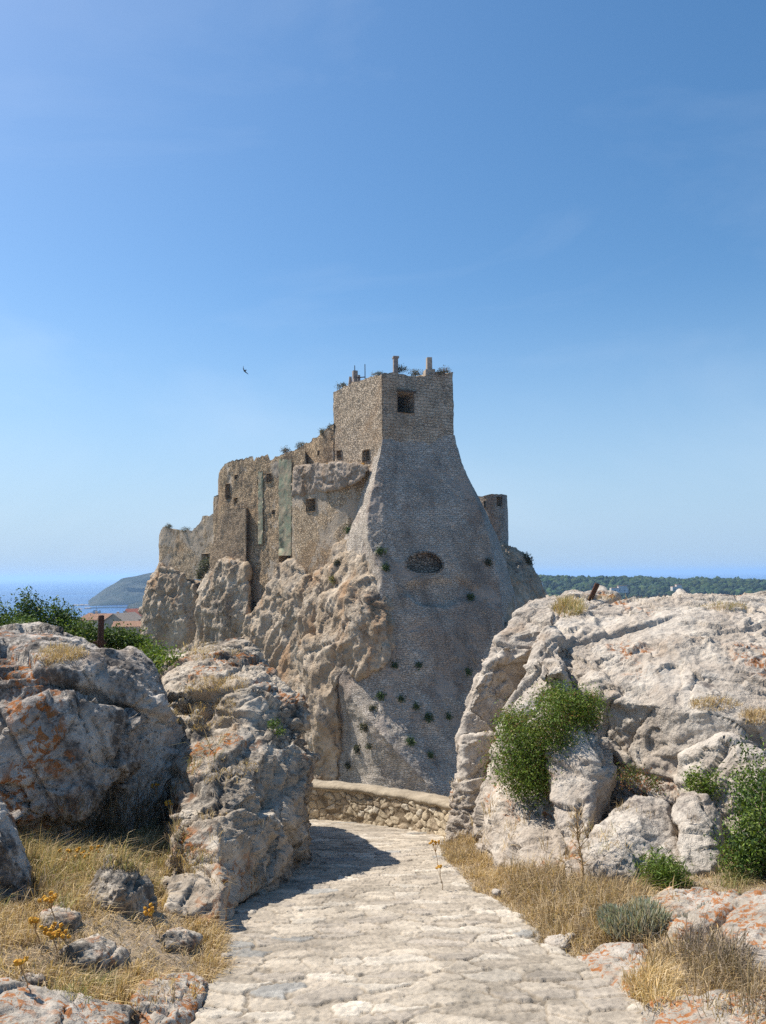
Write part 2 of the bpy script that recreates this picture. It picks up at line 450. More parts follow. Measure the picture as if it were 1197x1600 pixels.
def weather(V, Q, s, seed, amp=1.0, crack=1.0, strata=0.5, block=1.0, fine=1.0, flute=0.0):
    N = vnormals(V, Q)
    p = V / s + seed * 7.13
    wq = np.stack([perlin(p * 0.9 + 3), perlin(p * 0.9 + 31), perlin(p * 0.9 + 57)], 1)
    wf = np.stack([perlin(p * 3.7 + 3), perlin(p * 3.7 + 31), perlin(p * 3.7 + 57)], 1)
    pw = p + wq * 0.35 + wf * 0.06
    d = 0.07 * fbm(p * 0.8, 3)
    f1, f2, idn, cen = voro(pw * np.array([1.0, 1.0, 1.5]) * 0.95)
    d = d + block * 0.10 * (_rnd[idn, 3] - 0.5)
    d = d + block * 0.20 * (cen * (_rnd[idn, :3] - 0.5)).sum(1)
    d = d - crack * 0.05 * np.exp(-((f2 - f1) / 0.025) ** 2) * (_rnd[idn, 0] > 0.35)
    h1, h2, hid, hc = voro(pw * np.array([1.0, 1.0, 1.4]) * 2.7 + 11)
    d = d + block * 0.045 * (_rnd[hid, 3] - 0.5) + block * 0.11 * (hc * (_rnd[hid, :3] - 0.5)).sum(1) - crack * 0.02 * np.exp(-((h2 - h1) / 0.035) ** 2) * (_rnd[hid, 1] > 0.5)
    d = d + 0.024 * ridged(pw * 3.1, 3, 0.55)
    if strata: d = d + strata * 0.035 * ridged(pw * np.array([0.8, 0.8, 4.2]), 4, 0.55)
    if flute: d = d + flute * 0.09 * ridged(pw * np.array([1.7, 1.7, 0.35]) + 5, 4, 0.55)
    rough = 0.25 + 0.95 * sstep(-0.25, 0.45, perlin(p * 0.75 + 77) + 0.35 * perlin(p * 2.1 + 7))
    g1, g2, gid, _ = voro(pw * 5.3 + 5)
    d = d - rough * fine * 0.032 * sstep(0.42, 0.05, g1) * (_rnd[gid, 0] > 0.6)
    d = d + rough * (fine * 0.022 * ridged(p * 11, 3, 0.6) + fine * 0.012 * fbm(p * 24, 2, 0.6))
    # long joints: a few bedding and shear planes cut right through the block
    rj = np.random.RandomState(int(seed * 13 + 5)); lo, hi = V.min(0), V.max(0)
    span = max(hi - lo); nj = int(np.clip(span / s * 3.0, 3, 12))
    for k in range(nj):
        nn = rj.randn(3) * np.array([1, 1, 0.35]) if k % 3 else np.array([rj.randn() * 0.25, rj.randn() * 0.25, 1.0])
        nn /= np.linalg.norm(nn)
        c0 = lo + (hi - lo) * rj.rand(3)
        dist = ((V - c0) @ nn) / s + 0.035 * wq[:, 0] + 0.012 * wf[:, 1]
        msk = sstep(-0.15, 0.25, perlin(p * 0.6 + 13 * k))
        d = d - crack * 0.075 * np.exp(-(dist / 0.016) ** 2) * msk
        d = d + crack * 0.035 * np.tanh(dist / 0.03) * msk * np.exp(-(dist / 0.5) ** 2)     # one side stands proud
    return V + N * (d * s * amp)[:, None]
def gy(px, py):
    """the point of the natural ground seen at this pixel"""
    d = ray(px, py); t = np.linspace(2.0, 15, 1300)
    pts = EYEV + d * t[:, None]
    k = np.argmax(pts[:, 2] < gz(pts[:, 0], pts[:, 1]))
    return pts[k]
def slab(outline, lift, deep=0.3, mid=0.03):
    """a flat rock bedded in the ground: outline in the photo, its rim 'lift' above the soil"""
    g = [gy(*p) for p in outline]
    c = np.mean(g, 0)
    top = [q_ + np.array([0, 0, lift * (0.75 + 0.5 * ((k * 7) % 5) / 5)]) for k, q_ in enumerate(g)]
    inner = [c + (q_ - c) * 0.82 + np.array([0, 0, lift + mid * 0.6]) for q_ in g]
    return top + inner + [c + (q_ - c) * 1.12 - np.array([0, 0, deep]) for q_ in g]
def rock(name, hulls, mat, seed, label, cat='rock', voxel=0.021, s=1.0, amp=1.0, smooth=2, group=None, kind=None, parent=None, smooth_shade=False, **kw):
    V, Q = skin(hulls, voxel, smooth)
    V = weather(V, Q, s, seed, amp, **kw)
    base = np.array([V[:, 0].mean(), V[:, 1].mean(), V[:, 2].min()])
    tri = Q[:, 2] == Q[:, 3]
    ff = np.concatenate([Q[~tri].ravel(), Q[tri][:, :3].ravel()])
    cnt = np.concatenate([np.full((~tri).sum(), 4), np.full(tri.sum(), 3)])
    me = arr_mesh(name, V - base, ff, cnt, smooth=smooth_shade)
    o = link(name, me, mat, parent, base)
    tag(o, label, cat, group, kind)
    return o

# ------------------------------------------------------------------ near ground
Lp = [Gd(*q) for q in ((240, 1700), (317, 1581), (359, 1510), (352, 1451), (367, 1422), (430, 1388), (478, 1352), (486, 1330))]
Rp = [Gd(*q) for q in ((1075, 1700), (1003, 1574), (953, 1544), (897, 1493), (842, 1468), (817, 1438), (745, 1392), (690, 1341), (690, 1310))]
LY = np.array([p[1] for p in Lp]); LX = np.array([p[0] for p in Lp]); RY = np.array([p[1] for p in Rp]); RX = np.array([p[0] for p in Rp])
def xl(Y):
    x = np.interp(Y, LY, LX)
    return np.where(Y > LY[-1], LX[-1] - np.maximum(Y - LY[-1], 0) * 2.2, x)
def xr(Y):
    x = np.interp(Y, RY, RX)
    return np.where(Y > 10.6, RX[-1] + 0.2 + 0 * Y, x)
def zpath(Y): return np.where(Y > 0, -SL * np.minimum(Y, 14.5), 0.0)
def gz(X, Y):
    """height of the natural ground"""
    X = np.asarray(X, float); Y = np.asarray(Y, float)
    z = zpath(Y)
    dl = xl(Y) - X; dr = X - xr(Y)
    lb = sstep(0, 1.3, dl) * (0.30 + 0.10 * sstep(3, 6, Y)) + sstep(1.6, 4.0, dl) * sstep(7.5, 11, Y) * 1.1
    rb = sstep(0, 1.6, dr) * 0.26 + sstep(1.0, 3.5, dr) * 0.12
    z = z + np.where(Y < 10.2, lb, lb * sstep(12.5, 10.2, Y) + sstep(12.5, 10.2, Y) * 0) + rb - 0.07 * (sstep(0.12, -0.1, np.maximum(dl, dr)))
    # the ridge falls away beyond the wall and on both sides
    far = np.maximum(sstep(15.5, 40, Y), np.maximum(sstep(12, 40, np.abs(X)), sstep(14.3, 16.0, Y) * 0.3 * (np.abs(X) < 3)))
    p = np.stack([X, Y, 0 * X], 1) if X.ndim == 1 else None
    n = fbm(p * 0.9, 4) * 0.06 + fbm(p * 5, 3) * 0.018 if p is not None else 0
    side = np.maximum(sstep(0, 0.3, dl), sstep(0, 0.3, dr))
    return z * (1 - far) + (-27.0) * far + n * (0.1 + side)

xs = np.concatenate([np.linspace(-60, -9, 40), np.linspace(-9, -4, 70)[1:], np.linspace(-4, 5, 330)[1:], np.linspace(5, 9, 60)[1:], np.linspace(9, 60, 40)[1:]])
ys = np.concatenate([np.linspace(-14, 2.5, 40), np.linspace(2.5, 9, 280)[1:], np.linspace(9, 16, 140)[1:], np.linspace(16, 60, 60)[1:]])
XX, YY = np.meshgrid(xs, ys)
V = np.stack([XX.ravel(), YY.ravel(), gz(XX.ravel(), YY.ravel())], 1)
m, t, b = newmat('dry_soil'); q = NB(t); o_ = q.coord()
c = q.mix(q.step(q.noise(o_, 2.2, 8, 0.65), 0.35, 0.65), (0.42, 0.325, 0.21), (0.30, 0.22, 0.14))
c = q.mix(q.step(q.noise(o_, 16, 6, 0.7), 0.5, 0.66, 0, 0.8), c, (0.42, 0.35, 0.27))
t.links.new(c, b.inputs['Base Color']); b.inputs['Roughness'].default_value = 0.95
t.links.new(q.bump(q.noise(o_, 30, 8, 0.75), 0.8, 0.04), b.inputs['Normal'])
MAT['soil'] = m
tag(link('ground', arr_mesh('ground', V, grid_faces(len(ys), len(xs)), 4, smooth=True), MAT['soil']), kind='structure')

# ------------------------------------------------------------------ paved path
def build_path():
    ys = [1.2]
    while ys[-1] < 14.6: ys.append(ys[-1] + 0.0105 + 0.0012 * max(0, ys[-1] - 3.5))
    ys = np.array(ys); nu = 290
    u = np.linspace(0, 1, nu)
    YY, UU = np.meshgrid(ys, u, indexing='ij')
    wob = 0.08 * perlin(np.stack([ys * 1.7, 0 * ys, 0 * ys], 1)) + 0.05 * perlin(np.stack([ys * 5, 0 * ys + 4, 0 * ys], 1))
    wob2 = 0.08 * perlin(np.stack([ys * 1.5, 0 * ys + 9, 0 * ys], 1)) + 0.05 * perlin(np.stack([ys * 5, 0 * ys + 14, 0 * ys], 1))
    a = np.maximum(xl(ys), -4.6) - 0.12 + wob; b = xr(ys) + 0.10 + wob2
    X = (a[:, None] + (b - a)[:, None] * UU).ravel(); Y = YY.ravel()
    p3 = np.stack([X, Y, 0 * X], 1)
    wx = fbm(p3 * 2.3, 4) * 0.16; wy = fbm(p3 * 2.3 + 40, 4) * 0.10
    sxz, syz = 0.28, 0.18
    p2 = np.stack([(X + wx) / sxz, (Y + wy) / syz], 1)
    f1, ed, idn, cen = voro2(p2, 0.8)
    r1, r2, r3 = _rnd[idn, 0], _rnd[idn, 1], _rnd[idn, 2]
    jag = 0.05 * fbm(p3 * 9, 4, 0.65)
    stone = sstep(0.02 + 0.03 * r3, 0.075 + 0.03 * r3, ed + jag)
    sunk = _rnd[idn, 3] > 0.22
    stone = stone * np.where(sunk, 1.0, 0.35)                          # some stones sunk in the mortar
    joint = np.exp(-((ed + jag - 0.035) / 0.035) ** 2) * np.where(sunk, 1, 0.4) * sstep(-0.2, 0.2, fbm(p3 * 3.3 + 8, 3))
    c1, ced, cid, ccn = voro2(np.stack([(X + wx) / 0.125, (Y + wy) / 0.07], 1) + 9, 0.95)
    z = stone * (0.003 + 0.008 * r1) + stone * 0.009 * (cen[:, 1] * (0.2 + r2) + cen[:, 0] * (r3 - 0.5)) - 0.006 * joint
    z = z + 0.005 * (_rnd[cid, 0] - 0.5) + 0.012 * (ccn * (_rnd[cid, 1:3] - 0.5)).sum(1) * (0.4 + r1)      # chipped, stepped faces
    z = z + 0.003 * fbm(p3 * 6, 3, 0.6) + 0.0055 * fbm(p3 * 26, 3, 0.65) + 0.010 * fbm(p3 * 1.1, 2)
    g1, g2, gi, _ = voro2(p3[:, :2] * 13 + 3)[0:4]
    z = z - 0.007 * sstep(0.28, 0.12, g1) * (_rnd[gi, 1] > 0.72)
    # the path is laid on the ground: its outer rim dips into the soil
    rim = np.minimum(UU, 1 - UU).ravel() * np.repeat(b - a, nu)
    z = z - 0.05 * sstep(0.10, 0.0, rim + 0.05 * perlin(p3 * 7))
    V = np.stack([X, Y, zpath(Y) + 0.0 + z], 1)
    cs = np.array([[0.52, 0.445, 0.345], [0.47, 0.40, 0.31], [0.57, 0.50, 0.40], [0.43, 0.37, 0.295]])
    stc = cs[(r2 * 3.99).astype(int)]
    stc = np.where((_rnd[idn, 3] > 0.975)[:, None], np.array([0.36, 0.34, 0.30]), stc)
    mo = np.array([0.43, 0.365, 0.28])
    c = mo + (stc - mo) * stone[:, None]
    c = c * (1 + 0.16 * fbm(p3 * 3.2, 5, 0.65) + 0.10 * fbm(p3 * 22, 3, 0.7))[:, None]
    dirt = sstep(0.12, 0.4, fbm(p3 * 7 + 20, 4, 0.6)) * (1 - stone)
    c = c * (1 - 0.30 * dirt)[:, None]
    c = c + (np.array([0.20, 0.155, 0.105]) - c) * (0.58 * joint)[:, None]
    c = c * (0.86 + 0.28 * _rnd[cid, 3])[:, None]
    c = c * (1.0 - 0.2 * sstep(0.1, 0.5, fbm(p3 * 0.8 + 60, 4, 0.6)))[:, None]
    return arr_mesh('path', V, grid_faces(len(ys), nu), 4, col=np.clip(c, 0.02, 0.9), smooth=False)
MAT['path'] = attr_mat('worn_limestone_paving', 0.9, bump=(55, 0.55, 0.02), tint=0.35)
tag(link('path', build_path(), MAT['path']), kind='structure')

# ------------------------------------------------------------------ low rubble wall closing the path
def build_parapet():
    base = [np.array([-4.8, 13.9, 0]), np.array([-2.6, 13.35, 0]), Gd(475, 1279), Gd(540, 1283), Gd(600, 1290), Gd(660, 1299), Gd(702, 1308), Gd(735, 1318)]
    top = [0.64, 0.64] + [None] * 6
    tpx = {2: (475, 1221), 3: (540, 1226), 4: (600, 1233), 5: (660, 1243), 6: (702, 1252), 7: (735, 1260)}
    B = []
    for k, p in enumerate(base):
        z0 = float(zpath(np.array(p[1])))
        h = top[k] if k < 2 else P(*tpx[k], p[1])[2] - z0
        B.append((p[0], p[1], z0 - 0.10, z0 + h))
    B = np.array(B)
    s = np.concatenate([[0], np.cumsum(np.hypot(np.diff(B[:, 0]), np.diff(B[:, 1])))])
    n = int(s[-1] / 0.016)
    t_ = np.linspace(0, s[-1], n)
    def cr(col):   # smooth the polyline
        y = np.interp(t_, s, B[:, col]); k = np.ones(41) / 41
        return np.convolve(np.pad(y, 20, mode='edge'), k, 'valid')
    x, y, z0, z1 = (cr(k) for k in range(4))
    tx, ty = np.gradient(x), np.gradient(y); l = np.hypot(tx, ty); nx, ny = ty / l, -tx / l     # towards the camera
    root = empty('parapet_wall', (x[n // 2], y[n // 2], z0[n // 2]), 'low curved rubble stone wall with smooth mortar capping at the end of the path', 'wall')
    ox, oy, oz = root.location
    nv = 44
    v = np.linspace(0, 1, nv)
    SS, VV = np.meshgrid(t_, v, indexing='ij')
    zz = z0[:, None] + (z1 - 0.085 - z0)[:, None] * VV
    p3 = np.stack([SS.ravel(), zz.ravel(), 0 * SS.ravel()], 1)
    wq = np.stack([p3[:, 0] / 0.155 + fbm(p3 * 5, 2) * 0.35, p3[:, 1] / 0.095 + fbm(p3 * 5 + 9, 2) * 0.35], 1)
    f1, ed, idn, cen = voro2(wq, 0.8)
    st = sstep(0.03, 0.16, ed + 0.06 * fbm(p3 * 20, 2))
    st = st * (_rnd[idn, 3] > 0.14)
    d = st * (0.008 + 0.016 * _rnd[idn, 0]) + 0.010 * fbm(p3 * 11, 4, 0.6)
    cs = np.array([[0.66, 0.55, 0.39], [0.56, 0.46, 0.32], [0.70, 0.61, 0.47], [0.48, 0.385, 0.27]])
    c = cs[(_rnd[idn, 1] * 3.99).astype(int)] * st[:, None] + np.array([0.29, 0.225, 0.15]) * (1 - st)[:, None]
    c = c * (1 + 0.25 * fbm(p3 * 6, 4))[:, None]
    sh = (n, nv)
    D = d.reshape(sh)
    batter = (1 - VV) * 0.05
    Vf = np.stack([x[:, None] + nx[:, None] * (D + batter), y[:, None] + ny[:, None] * (D + batter), zz], 2)
    Vb = np.stack([x[:, None] - nx[:, None] * 0.28 + 0 * D, y[:, None] - ny[:, None] * 0.28 + 0 * D, zz], 2)
    VA = np.concatenate([Vf.reshape(-1, 3), Vb.reshape(-1, 3)]) - np.array([ox, oy, oz])
    gf = grid_faces(n, nv); gb = grid_faces(n, nv)[:, ::-1] + n * nv
    topq = np.stack([np.arange(n - 1) * nv + nv - 1, (np.arange(n - 1) + 1) * nv + nv - 1, (np.arange(n - 1) + 1) * nv + nv - 1 + n * nv, np.arange(n - 1) * nv + nv - 1 + n * nv], 1)
    ends = []
    for i in (0, n - 1):
        j = np.arange(nv - 1); ends.append(np.stack([i * nv + j, i * nv + j + 1, i * nv + j + 1 + n * nv, i * nv + j + n * nv], 1))
    c = np.clip(np.concatenate([c, np.tile([[0.36, 0.29, 0.2]], (n * nv, 1))]), 0.03, 0.8)
    link('rubble_body', arr_mesh('rubble_body', VA, np.concatenate([gf, gb, topq] + ends), 4, col=c), MAT['rubble'], root)
    # mortar capping: rounded profile swept along the wall
    prof = [(-0.31, -0.10), (-0.315, -0.06), (-0.295, -0.015), (-0.2, 0.005), (-0.1, 0.008), (0.0, -0.002), (0.035, -0.025), (0.042, -0.05), (0.025, -0.085)]
    W = []
    for k in range(n):
        a = 0.012 * math.sin(k * 0.05) + 0.008 * math.sin(k * 0.13 + 1)
        for (du, dz) in prof:
            W.append((x[k] + nx[k] * (du + a) - ox, y[k] + ny[k] * (du + a) - oy, z1[k] + dz * 1.0 - 0.02 + 0.6 * a - oz))
    W = np.array(W); W[:, 2] += 0.016 * fbm(W * 3.5, 5, 0.65)
    mth = len(prof)
    fq = grid_faces(n, mth)
    capq = np.stack([np.arange(n - 1) * mth, (np.arange(n - 1) + 1) * mth, (np.arange(n - 1) + 1) * mth + mth - 1, np.arange(n - 1) * mth + mth - 1], 1)
    link('coping', arr_mesh('coping', W, np.concatenate([fq, capq]), 4, smooth=True), MAT['mortar'], root)
MAT['rubble'] = attr_mat('rubble_masonry', 0.92, bump=(40, 0.6, 0.02), tint=0.3)
MAT['mortar'] = plain_mat('smooth_mortar', (0.40, 0.33, 0.235), (0.27, 0.22, 0.155), 4.5, 0.95, 0.9, 0.025)
build_parapet()

# ------------------------------------------------------------------ foreground rocks
def build_rocks():
    # large grey boulder on the left
    rock('boulder', [
        hull([(-260, 1010, 8.6), (-60, 1062, 8.0), (60, 1072, 7.9), (150, 1036, 8.3), (200, 1062, 8.35), (252, 1108, 8.6), (281, 1166, 8.9), (262, 1215, 8.6), (225, 1240, 8.3),
              (100, 1300, 7.7), (-60, 1340, 7.5), (-260, 1340, 7.5), (-60, 990, 10.6), (60, 985, 10.6), (128, 1002, 10.4), (240, 1075, 9.6)], 1.6, 0.3, 0.9, -2.2),
        hull([(120, 1022, 8.7), (165, 1011, 9.4), (207, 1010, 9.6), (236, 1034, 9.4), (252, 1072, 9.2), (255, 1110, 9.0), (180, 1070, 8.6)], 1.0, 0.3),
        hull([(-140, 1090, 7.75), (40, 1105, 7.6), (150, 1090, 7.85), (205, 1120, 8.05), (215, 1190, 8.0), (130, 1270, 7.5), (-100, 1310, 7.2)], 1.0, 0.0, 0.9),
    ], MAT['rock_grey'], 1, 'huge dark grey boulder at the left with black stains and a dry tuft on top', 'boulder', amp=0.85)
    rock('boulder', [
        hull([(-120, 1195, 6.0), (-30, 1200, 5.9), (8, 1214, 5.9), (30, 1262, 5.9), (48, 1320, 5.8), (55, 1370, 5.7), (50, 1450, 5.6), (-120, 1470, 5.3), (-60, 1300, 5.5), (10, 1310, 5.55)], 0.8, 0.1, 0.9, -1.6),
    ], MAT['rock_grey'], 2, 'grey boulder cut by the left edge, in front of the huge dark one', 'boulder', voxel=0.02, amp=0.6)
    # the long outcrop between the boulder and the path
    rock('rock_outcrop', [
        # plateau
        hull([(268, 1085, 9.9), (330, 1075, 9.6), (400, 1072, 9.5), (452, 1070, 9.9), (472, 1090, 9.7), (476, 1150, 9.6), (478, 1195, 9.5), (462, 1240, 9.4), (466, 1300, 9.2), (472, 1350, 9.0),
              (300, 1140, 9.3), (385, 1092, 9.3), (420, 1400, 7.6), (255, 1022, 11.6), (320, 1004, 12.0), (380, 996, 12.2), (398, 1028, 11.3), (418, 1062, 10.6)], 0.5, 0.25, 0.9, -2.4),
        # front buttress of the outcrop
        hull([(300, 1152, 9.0), (372, 1128, 8.9), (438, 1135, 9.1), (452, 1230, 8.9), (464, 1340, 8.7), (434, 1388, 7.9), (380, 1418, 7.1), (346, 1440, 6.7), (338, 1330, 7.0), (318, 1220, 8.0)], 1.2, 0.0, 0.9, -1.9),
        # sunlit steps between the boulder and the outcrop
        hull([(248, 1085, 10.2), (300, 1110, 9.5), (345, 1150, 9.1), (300, 1180, 9.0), (262, 1205, 9.1), (262, 1150, 9.6)], 0.8, 0.1, 0.9, -1.8),
        hull([(272, 1190, 8.5), (312, 1165, 8.6), (336, 1205, 8.2), (322, 1258, 7.6), (276, 1256, 7.7), (262, 1228, 8.1)], 1.2, 0.0, 0.9, -1.8),
        hull([(262, 1120, 9.3), (310, 1110, 9.1), (345, 1150, 8.9), (300, 1176, 8.7), (272, 1180, 8.8)], 1.2, 0.1, 0.9, -1.8),
        # slope of broken slabs going up from the grass
        hull([(270, 1190, 8.9), (312, 1166, 9.0), (322, 1230, 8.3), (360, 1290, 7.5), (350, 1330, 7.1), (276, 1240, 8.4), (268, 1205, 8.8)], 0.8, 0.0, 0.9, -1.3),
        hull([(280, 1262, 7.5), (318, 1256, 7.5), (340, 1290, 7.2), (346, 1370, 6.7), (352, 1412, 6.5), (310, 1372, 6.8), (275, 1325, 7.2)], 0.8, 0.0, 0.9, -1.5),
        hull([(255, 1375, 6.4), (300, 1372, 6.5), (342, 1395, 6.4), (352, 1440, 6.25), (330, 1440, 6.1), (262, 1425, 6.1)], 0.7, 0.0, 0.9, -1.5),
    ], MAT['rock_mid'], 3, 'long grey and brown rock outcrop beside the path, flat topped with dry grass', 'rock outcrop', amp=0.95)
    rock('rock', [hull([(150, 1362, 5.9), (172, 1340, 6.0), (200, 1346, 6.0), (222, 1362, 6.0), (236, 1392, 5.95), (228, 1425, 5.8), (180, 1442, 5.6), (132, 1430, 5.65), (138, 1390, 5.8), (185, 1390, 5.6)], 0.5, 0.05, 0.85, -1.2)],
         MAT['rock_mid'], 4, 'small grey and orange rock standing alone in the dry grass', 'rock', voxel=0.014, s=0.45, smooth=3, amp=0.9)
    rock('rock_slab', [slab([(-60, 1560), (20, 1552), (90, 1562), (150, 1570), (205, 1592), (190, 1660), (60, 1690), (-80, 1690)], 0.04)],
         MAT['rock_lichen'], 5, 'flat ground slab thick with orange lichen in the bottom left corner', 'rock', voxel=0.014, s=0.45, smooth=3, amp=0.6)
    rock('rock_slab', [slab([(214, 1550), (250, 1538), (300, 1536), (326, 1545), (322, 1575), (300, 1610), (240, 1625), (204, 1585)], 0.06)],
         MAT['rock_lichen'], 6, 'small grey slab with an orange edge between dry grass and path', 'rock', voxel=0.013, s=0.4, smooth=3, amp=0.6)
    rock('rock', [hull([(-30, 1490, 5.0), (10, 1490, 5.0), (26, 1500, 4.9), (10, 1508, 4.8), (-30, 1512, 4.7)], 0.2, 0.05)], MAT['rock_grey'], 16,
         'little dark grey stone at the left edge above the lichen slab', 'rock', voxel=0.012, s=0.3, smooth=2, amp=0.6)

    # right: leaning flake at the path's edge
    rock('rock_flake', [
        hull([(830, 944, 13.2), (872, 930, 13.4), (900, 921, 14.2), (940, 922, 14.4), (962, 934, 13.8), (905, 960, 12.6), (866, 972, 12.9), (856, 1006, 12.7), (795, 984, 12.5), (826, 1085, 12.2), (755, 1028, 12.0), (742, 1075, 11.5)], 1.6, 0.6, 0.9),
        hull([(753, 1030, 11.9), (790, 1010, 11.9), (850, 1010, 12.6), (815, 1066, 12.0), (780, 1112, 11.6), (768, 1142, 11.3), (766, 1180, 11.2), (742, 1075, 11.4), (728, 1120, 11.2), (715, 1152, 11.0), (722, 1178, 10.9)], 1.2, 0.3, 0.9),
        hull([(722, 1150, 10.9), (765, 1150, 11.1), (765, 1230, 10.9), (740, 1320, 10.1), (700, 1316, 10.3), (718, 1275, 10.6), (734, 1240, 10.8), (736, 1190, 10.85)], 1.2, 0.1, 0.9, -2.3),
    ], MAT['rock_light'], 7, 'tall pale rock flake leaning left along a dark crevice beside the path', 'rock', amp=0.85, strata=0.3)
    # right: main outcrop
    rock('rock_outcrop', [
        # sloping top, from the crevice to the right edge
        hull([(872, 1000, 10.8), (868, 968, 11.6), (905, 955, 12.0), (970, 937, 12.4), (1055, 934, 12.6), (1197, 930, 12.4), (1420, 938, 11.5), (1420, 1120, 8.0), (1200, 1128, 8.3), (1060, 1108, 8.7), (945, 1090, 9.4), (880, 1062, 10.2), (1000, 1010, 10.0), (1150, 1010, 9.6)], 1.0, 0.5, 0.95, -1.6),
        # bright flank going down behind the shrub to the crevice
        hull([(858, 985, 10.9), (872, 995, 10.6), (880, 1060, 9.9), (850, 1078, 9.9), (812, 1078, 10.2), (778, 1124, 10.0), (768, 1200, 9.9), (784, 1222, 9.6), (900, 1150, 9.4)], 0.7, 0.1, 0.92, -2.0),
        hull([(838, 1030, 10.3), (876, 1024, 10.1), (880, 1050, 9.6), (848, 1060, 9.75)], 0.8, 0.1),
        # steep face under the step
        hull([(930, 1098, 9.6), (1060, 1120, 9.0), (1200, 1135, 8.5), (1420, 1130, 8.0), (1420, 1340, 7.4), (1200, 1330, 7.9), (1090, 1255, 8.55), (1000, 1245, 8.95), (940, 1250, 9.2)], 1.4, 0.0, 0.95, -2.0),
        # rock bulge at the foot, below the shrub
        hull([(790, 1215, 9.6), (840, 1230, 9.2), (864, 1250, 9.0), (872, 1300, 8.4), (868, 1365, 7.6), (820, 1362, 7.9), (775, 1340, 8.6), (745, 1322, 9.4), (752, 1270, 9.7), (765, 1225, 9.8)], 1.4, 0.0, 0.9, -2.0),
        # pillar right of the shrub
        hull([(872, 1150, 8.9), (905, 1133, 8.9), (935, 1140, 8.8), (946, 1180, 8.7), (938, 1260, 8.3), (918, 1310, 7.9), (912, 1340, 7.6), (870, 1310, 7.9), (862, 1250, 8.3), (866, 1190, 8.7)], 1.2, 0.0, 0.9, -1.6),
        hull([(876, 1340, 7.3), (915, 1335, 7.3), (925, 1380, 7.0), (875, 1384, 7.0)], 0.7, 0, 0.9, -1.6),
        # right shoulder
        hull([(1060, 1180, 8.3), (1130, 1150, 8.0), (1200, 1190, 7.7), (1300, 1220, 7.2), (1300, 1380, 6.7), (1150, 1350, 7.4), (1120, 1250, 7.8)], 1.0, 0.0, 0.9, -1.6),
    ], MAT['rock_light'], 8, 'broad pale limestone outcrop on the right with rusty lichen on its sloping top', 'rock outcrop', amp=0.8)
    rock('rock', [hull([(915, 1312, 7.3), (935, 1280, 7.6), (985, 1243, 7.9), (1040, 1255, 7.8), (1058, 1300, 7.5), (1060, 1350, 7.1), (1030, 1366, 6.9), (955, 1368, 6.8), (918, 1345, 7.0), (985, 1290, 7.3)], 0.9, 0.1, 0.9, -1.5)],
         MAT['rock_plain'], 9, 'pale broken block with a flat top at the foot of the right outcrop', 'rock', voxel=0.02, s=0.7, amp=0.65)
    rock('rock', [hull([(1055, 1265, 7.5), (1075, 1240, 7.6), (1105, 1238, 7.5), (1130, 1268, 7.4), (1132, 1330, 7.0), (1110, 1360, 6.8), (1062, 1362, 6.8), (1054, 1310, 7.1)], 0.8, 0.1, 0.9, -1.5)],
         MAT['rock_plain'], 10, 'upright pitted pale boulder between the broken block and the right shrub', 'rock', voxel=0.02, s=0.7, amp=0.65)
    rock('rock', [hull([(1150, 930, 13.5), (1197, 921, 13.6), (1300, 915, 13.5), (1300, 960, 12.8), (1180, 948, 12.8)], 1.0, 0.2, 0.9)], MAT['rock_mid'], 11,
         'brownish rock behind the crest of the right outcrop at the right edge', 'rock', amp=0.6)
    # flat rocks in the grass, lower right
    rock('rock_slab', [slab([(1000, 1420), (1050, 1400), (1140, 1400), (1160, 1416), (1120, 1452), (1060, 1470), (1010, 1450)], 0.055)],
         MAT['rock_lichen'], 12, 'flat pinkish grey rock with an orange rim behind the silvery shrub', 'rock', voxel=0.016, s=0.6, smooth=3, amp=0.55)
    rock('rock_slab', [slab([(1130, 1450), (1165, 1412), (1215, 1404), (1290, 1420), (1290, 1500), (1200, 1496), (1135, 1476)], 0.06)],
         MAT['rock_lichen'], 13, 'flat rock covered in rust orange lichen at the right edge under the green shrub', 'rock', voxel=0.016, s=0.55, smooth=3, amp=0.55)
    rock('rock_slab', [slab([(1020, 1590), (1060, 1568), (1130, 1560), (1240, 1562), (1240, 1670), (1100, 1680), (1020, 1640)], 0.04)],
         MAT['rock_lichen'], 14, 'flat ground slab with an orange spot in the bottom right corner', 'rock', voxel=0.014, s=0.5, smooth=3, amp=0.5)
    rock('rock_slab', [slab([(900, 1505), (945, 1488), (1010, 1490), (1015, 1530), (985, 1575), (950, 1552)], 0.035)],
         MAT['rock_lichen'], 15, 'low flat rock with orange flecks set along the right edge of the path', 'rock', voxel=0.013, s=0.4, smooth=3, amp=0.5)
build_rocks()
rock('rock_slab', [slab([(1110, 1500), (1150, 1488), (1215, 1492), (1230, 1520), (1170, 1535), (1120, 1525)], 0.03)], MAT['rock_light'], 41, 'bare pale bedrock patch by the right edge, below the rust orange rock', 'rock', voxel=0.014, s=0.4, smooth=2, amp=0.6)
rock('rock_slab', [slab([(95, 1500), (150, 1480), (200, 1492), (190, 1515), (120, 1522)], 0.05)], MAT['rock_mid'], 42, 'low grey stone half buried in the straw grass under the small rock', 'rock', voxel=0.014, s=0.35, smooth=2, amp=0.7)
rr_ = np.random.RandomState(8)
